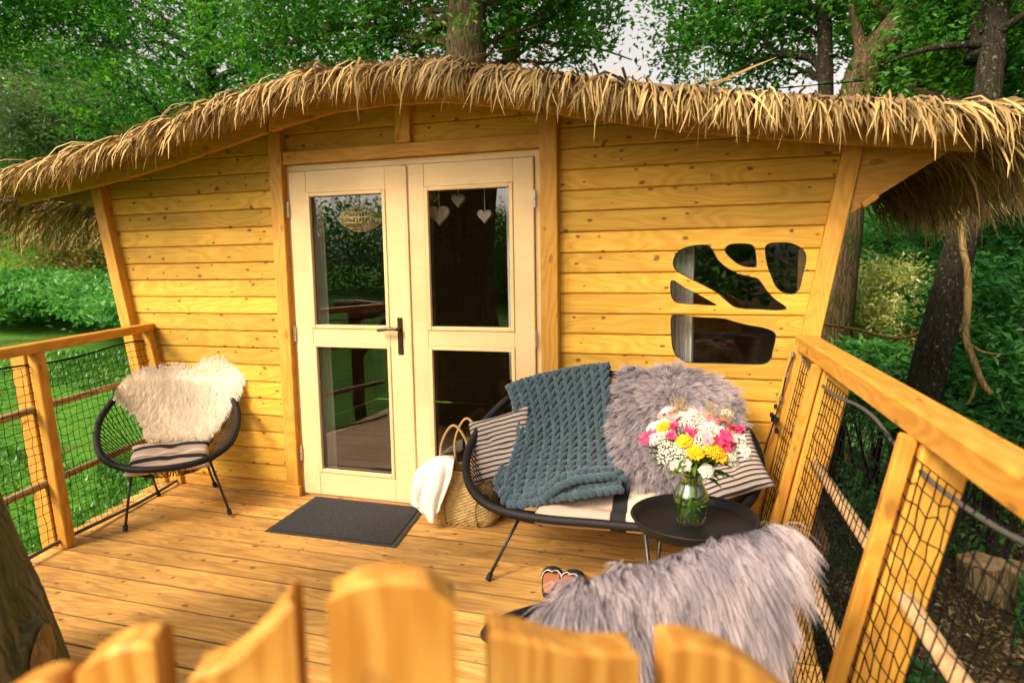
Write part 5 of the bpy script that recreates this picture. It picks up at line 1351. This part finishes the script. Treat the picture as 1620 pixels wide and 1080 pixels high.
for k_, (x, y, d) in enumerate(((1520,380,12),(1402,360,14),(1475,350,15),(1460,320,13))):
    T, R = trunk_px([(x,y+60),(x+4,y-40),(x+8,y-300)], d, .09+.02*(k_ == 0))
    tree('young_tree', ['slim trunk behind the leaning one at the right', 'slim dark trunk under the right eave', 'slim trunk between bushes behind the right eave', 'thin pale trunk hanging in shade by the right eave'][k_], T, R, BARK_DARK, [B(x,y-330,d,1.5), B(x+60,y-260,d,1.2)], 2500, .16, LEAF_OAK, spread=.3)
# shrubs and bushes
def shrub(name, label, blobs, n, ls, lm, d_, px, group='bushes in the wood', aspect=.5, spread=.12, cat_='bush'):
    c = Vector(blobs[0][0]); g = G(c.x, c.y); t = thing(name, (c.x, c.y, g), label, cat_, group)
    for k in range(5):
        b = blobs[k % len(blobs)]; e = Vector(b[0])+Vector((rnd.gauss(0,.2), rnd.gauss(0,.2), 0)); bark_tube('stem', [Vector((c.x+rnd.gauss(0,.08), c.y+rnd.gauss(0,.08), g-.05)), Vector((c.x, c.y, g)).lerp(e, .5)+Vector((rnd.gauss(0,.06),0,0)), e], [.022,.016,.008], BARK_DARK, t, 6)
    cn, sz = blob_leaves(blobs, n, ls, 8, spread); V, F = leaf_quads(cn, sz, aspect=aspect); tag(mesh('foliage', V, F, lm, t, False), kind='stuff')
    return t
shrub('variegated_bush', 'bright yellow green bush between the right corner post and the leaning trunk', [B(1390,470,9,.55,.5), B(1360,500,9,.4,.4), B(1430,460,9.2,.4,.4), B(1400,520,9,.5,.4)], 9000, .075, LEAF_LIME, 9, 1390, aspect=.4)
for i, (px, py, d, r, lm, lab) in enumerate([
  (1400,420,13,1.3,LEAF_NETTLE,'soft green bush behind the yellow green bush'), (1580,480,8,.9,LEAF_DARK,'dark green bush at the right edge above the handrail'), (1590,370,11,1.3,LEAF_DARK,'dark bush high at the right edge below the eave'),
  (1500,650,7.2,.55,LEAF_NETTLE,'bright green low bush behind the leaning trunk'), (1590,620,7,.7,LEAF_DARK,'dark leafy bush low at the right edge'), (1380,590,8,.5,LEAF_NETTLE,'low green bush left of the leaning trunk foot'),
  (1460,390,14,1.4,LEAF_OAK,'large mid green bush deep in the wood at the right'), (1350,400,16,1.5,LEAF_NETTLE,'pale hazy bush just right of the corner post'), (1560,560,10,1.0,LEAF_NETTLE,'fresh green bush between the leaning trunk and the right edge'), (1430,560,9.5,.6,LEAF_DARK,'dark bush under the bright yellow green bush')]):
    shrub('bush', lab, [B(px,py,d,r,r*.8), B(px+40,py+20,d+.3,r*.7,r*.6), B(px-40,py+25,d-.2,r*.7,r*.55)], int(5200*max(.8, r)), .085+.004*d, lm, d, px)
# nettle bed, bank plants on the left
nb = []
for (px, py, d, r) in [(10,470,17,1.0),(60,465,17,1.0),(110,470,16.5,.9),(150,480,15.5,.8),(185,490,14,.6),(195,470,15,.7),(30,455,18,1.0),(90,455,18,.9),(140,460,17.5,.9),(-60,465,17,1.0),(-120,460,17,1.0)]:
    nb += [B(px,py,d,r,r*.45), B(px+20,py+6,d-.3,r*.7,r*.4)]
cn, sz = blob_leaves(nb, 26000, .16, 8, .16); V, F = leaf_quads(cn, sz); tag(mesh('nettle_bed', V, F, LEAF_NETTLE, None, False), kind='stuff')
nb = []
for (px, py, d, r) in [(20,385,23,1.6),(80,395,23,1.6),(135,400,22,1.4),(170,410,21,1.1),(40,420,22,1.2),(110,425,21,1.2),(-50,390,23,1.6),(-120,400,23,1.6)]:
    nb += [B(px,py,d,r,r*.6), B(px+25,py-10,d+.5,r*.8,r*.6)]
cn, sz = blob_leaves(nb, 20000, .19, 8, .25); V, F = leaf_quads(cn, sz, aspect=.35); tag(mesh('bank_scrub', V, F, LEAF_DRY, None, False), kind='stuff')
# far wood around the clearing: reads as one mass
def far_wood(name, a0, a1, r0, r1, n, h0, h1, ls, lm, zoff=0, per=170):
    bl_ = []
    for k in range(n):
        a = npr.uniform(a0, a1); r = npr.uniform(r0, r1); x, y = -math.sin(a)*r, CAM.y+math.cos(a)*r; h = npr.uniform(h0, h1); g = G(x, y)+zoff
        for z in np.arange(1.0, h, 2.2): bl_.append(((x+npr.normal(0,.8), y+npr.normal(0,.8), g+z), npr.uniform(1.4,2.3), npr.uniform(1.4,2.3), npr.uniform(1.2,1.9)))
    cn, sz = blob_leaves(bl_, int(len(bl_)*per), ls, 7, .5); V, F = leaf_quads(cn, sz, aspect=.6)
    return tag(mesh(name, V, F, lm, None, False), kind='stuff')
far_wood('far_wood', -1.1, -.02, 20, 30, 44, 5, 8, .30, LEAF_OAK)
far_wood('far_wood', -.02, .5, 26, 34, 16, 3.0, 4.5, .32, LEAF_OAK)
far_wood('far_wood', .5, 1.15, 27, 36, 34, 3, 5.5, .34, LEAF_DARK)
far_wood('far_wood', 1.15, 2.9, 27, 36, 140, 2.8, 4.8, .20, LEAF_OAK, 0, 430)
far_wood('far_wood', 2.9, 5.2, 22, 34, 70, 5, 8, .45, LEAF_DARK)
# tree whose trunk comes up through the deck at the left front
T = [Vector((-2.40,-2.40,G(-2.3,-2.4)-.2)), Vector((-2.40,-2.40,-.2)), Vector((-2.45,-2.42,.36)), Vector((-2.50,-2.42,1.0)), Vector((-2.48,-2.42,1.75)), Vector((-2.42,-2.42,2.6)), Vector((-2.3,-2.6,5)), Vector((-2.3,-2.9,8))]
near = thing('oak_tree', T[0], 'mossy trunk with a sawn off branch stub at the left edge of the deck', 'tree', 'trees standing around the cabin')
bark_tube('trunk', T, [.50,.48,.45,.33,.325,.34,.28,.22], BARK_MOSS, near, 72, .075)
r_ = ray(44, 1030); hc = Vector((-2.45, -2.42, 0)); dh = Vector((r_.x, r_.y, 0)); oc = Vector((CAM.x, CAM.y, 0))-hc      # where the sight line meets the trunk
qa, qb, qc = dh.dot(dh), 2*oc.dot(dh), oc.dot(oc)-.455**2; td = (-qb-math.sqrt(max(qb*qb-4*qa*qc, 0)))/(2*qa); hit = CAM+r_*td
dr = ((hit-hc)*1.0-Vector((0,0,(hit-hc).z))).normalized(); sc_ = hit+dr*.035; a_ = hit-dr*.10
bark_tube('branch_stub', [a_, a_.lerp(sc_, .5), sc_], [.13,.10,.082], BARK_MOSS, near, 24, .06)
q = MB(); b1, b2, b3 = basis(dr.orthogonal(), dr); ringp = [sc_+dr*.012+(b1*math.cos(t)+b2*math.sin(t))*.072*(1+.1*math.sin(3*t)) for t in np.linspace(0, 2*math.pi, 25)[:-1]]
q.add([sc_+dr*.02]+ringp, [(0, i+1, (i+1) % 24+1) for i in range(24)]); q.obj('cut_face', DEADW, near)
crown_b = [((-2.6,-3.4,8.6),2.2,2.2,1.3)]
cn, sz = blob_leaves(crown_b, 2500, .12, 9, .2); V, F = leaf_quads(cn, sz); tag(mesh('crown', V, F, LEAF_OAK, near, False), kind='stuff')
# stumps and a log below the deck on the right
STUMP_TOP = plain('sawn_stump_top', (.52,.34,.17), .8, noise=(12.0, (.30,.17,.07), .35, .65))
for (px, py, d, r, h, lab) in ((1556,888,7.0,.23,.62,'larger sawn tree stump on the ground at the lower right'), (1600,895,7.3,.20,.46,'smaller sawn tree stump beside the larger one at the right edge')):
    c = at(px, py, d); gz = c.z-h; t = thing('tree_stump', (c.x, c.y, gz), lab, 'stump')
    bark_tube('bark', [(c.x, c.y, gz-.3), (c.x, c.y, gz+.12), (c.x, c.y, gz+h*.6), (c.x, c.y, c.z)], [r*1.4, r*1.08, r, r*1.02], BARK_STUMP, t, 26, .09)
    q = MB(); rp_ = [(c.x+r*.97*math.cos(a)*(1+.05*math.sin(3*a)), c.y+r*.97*math.sin(a), c.z+.012+.01*math.sin(5*a)) for a in np.linspace(0, 2*math.pi, 25)[:-1]]
    q.add([(c.x, c.y, c.z+.02)]+rp_, [(0, i+1, (i+1) % 24+1) for i in range(24)]); q.obj('sawn_top', STUMP_TOP, t)
lg = [at(1480,878,7.9), at(1560,905,7.7), at(1500,868,8)]
t = thing('fallen_log', at(1510,905,7.4), 'fallen log lying beside the stumps at the lower right', 'log'); bark_tube('log', [at(1470,892,7.4), at(1500,902,7.4), at(1535,906,7.4)], [.10,.11,.11], BARK_OAK, t, 14, .08)
# grass on the lawn, ground cover and litter in the wood
def wedge(n, a0, a1, d0, d1, pw=.5):
    a = npr.uniform(a0, a1, n); d = d0+(d1-d0)*npr.uniform(0, 1, n)**(1/pw*.5); return -np.sin(a)*d, CAM.y+np.cos(a)*d, d
def blades(name, n, a0, a1, d0, d1, h, mt, pw=.5, keep=None, w=.10):
    x, y, d = wedge(n, a0, a1, d0, d1, pw)
    if keep is not None: k = keep(x, y); x, y, d = x[k], y[k], d[k]
    n = len(x); z = ground_z(x, y)-.01; H = h*npr.uniform(.5, 1.3, n)*(.8+d*.035); L = unit(np.stack([npr.normal(0,.38,n), npr.normal(0,.38,n), np.ones(n)], 1))
    s = unit(np.stack([npr.normal(0,1,n), npr.normal(0,1,n), np.zeros(n)], 1)); p = np.stack([x,y,z], 1); W = (H*w)[:,None]
    mid = p+L*H[:,None]*.55; tip = mid+(L+np.stack([npr.normal(0,.4,n), npr.normal(0,.4,n), -.2*np.ones(n)], 1))*H[:,None]*.45
    V = np.stack([p-s*W, p+s*W, mid+s*W*.8, mid-s*W*.8, tip+s*W*.1, tip-s*W*.1], 1).reshape(-1,3); b = (np.arange(n)*6)[:,None,None]; F = (b+np.array([[0,1,2,3],[3,2,4,5]])[None]).reshape(-1,4)
    return tag(mesh(name, V, F, mt, None, True), kind='stuff')
def lawn(x, y): return (x < left_edge(0)+.1) & ~((np.abs(x+9.5) < 2.2) & (np.abs(y-4.2) < 1.2))
thin = lambda x, y: np.where((np.sin(x*1.3+2)*np.sin(y*1.1+x*.5)+.5*np.sin(x*2.7+y*1.9) > .55), npr.random(len(x)) < .25, True)
blades('lawn_grass', 90000, .55, 1.35, 2.2, 17.5, .085, GRASSM, .5, lambda x, y: lawn(x, y) & thin(x, y))
def cover(name, n, a0, a1, d0, d1, h, ls, mt, pw=.5, dens=None):
    x, y, d = wedge(n, a0, a1, d0, d1, pw)
    if dens is not None: k = dens(x, y); x, y, d = x[k], y[k], d[k]
    p = np.stack([x, y, ground_z(x, y)+npr.uniform(.01, h, len(x))], 1); V, F = leaf_quads(p, ls*npr.uniform(.6, 1.3, len(x)), aspect=.6); return tag(mesh(name, V, F, mt, None, False), kind='stuff')
def clear_view(x, y):                                  # trodden, open ground in front of and round the stumps
    a = -np.arctan2(x, y-CAM.y); d = np.hypot(x, y-CAM.y)
    return ~((a > -.345) & (a < -.215) & (d > 6.2) & (d < 8.6))
patch = lambda x, y: clear_view(x, y) & (np.sin(x*1.9+y*.7)+np.sin(y*2.3-x*.9+1)+npr.normal(0,.6,len(x)) > .25) & (x > .75)
cover('ground_ivy', 60000, -.75, .0, 3.0, 17, .22, .075, LEAF_DARK, .5, patch)
cover('ground_ivy', 16000, -.60, -.0, 7.5, 18, .55, .11, LEAF_NETTLE, .5, lambda x, y: clear_view(x, y) & (x > 1.2) & (np.sin(x*1.1+y*1.3) > -.2))
cover('leaf_litter', 30000, -.9, .0, 2.6, 12, .03, .06, LITTER, .5, lambda x, y: x > .6)
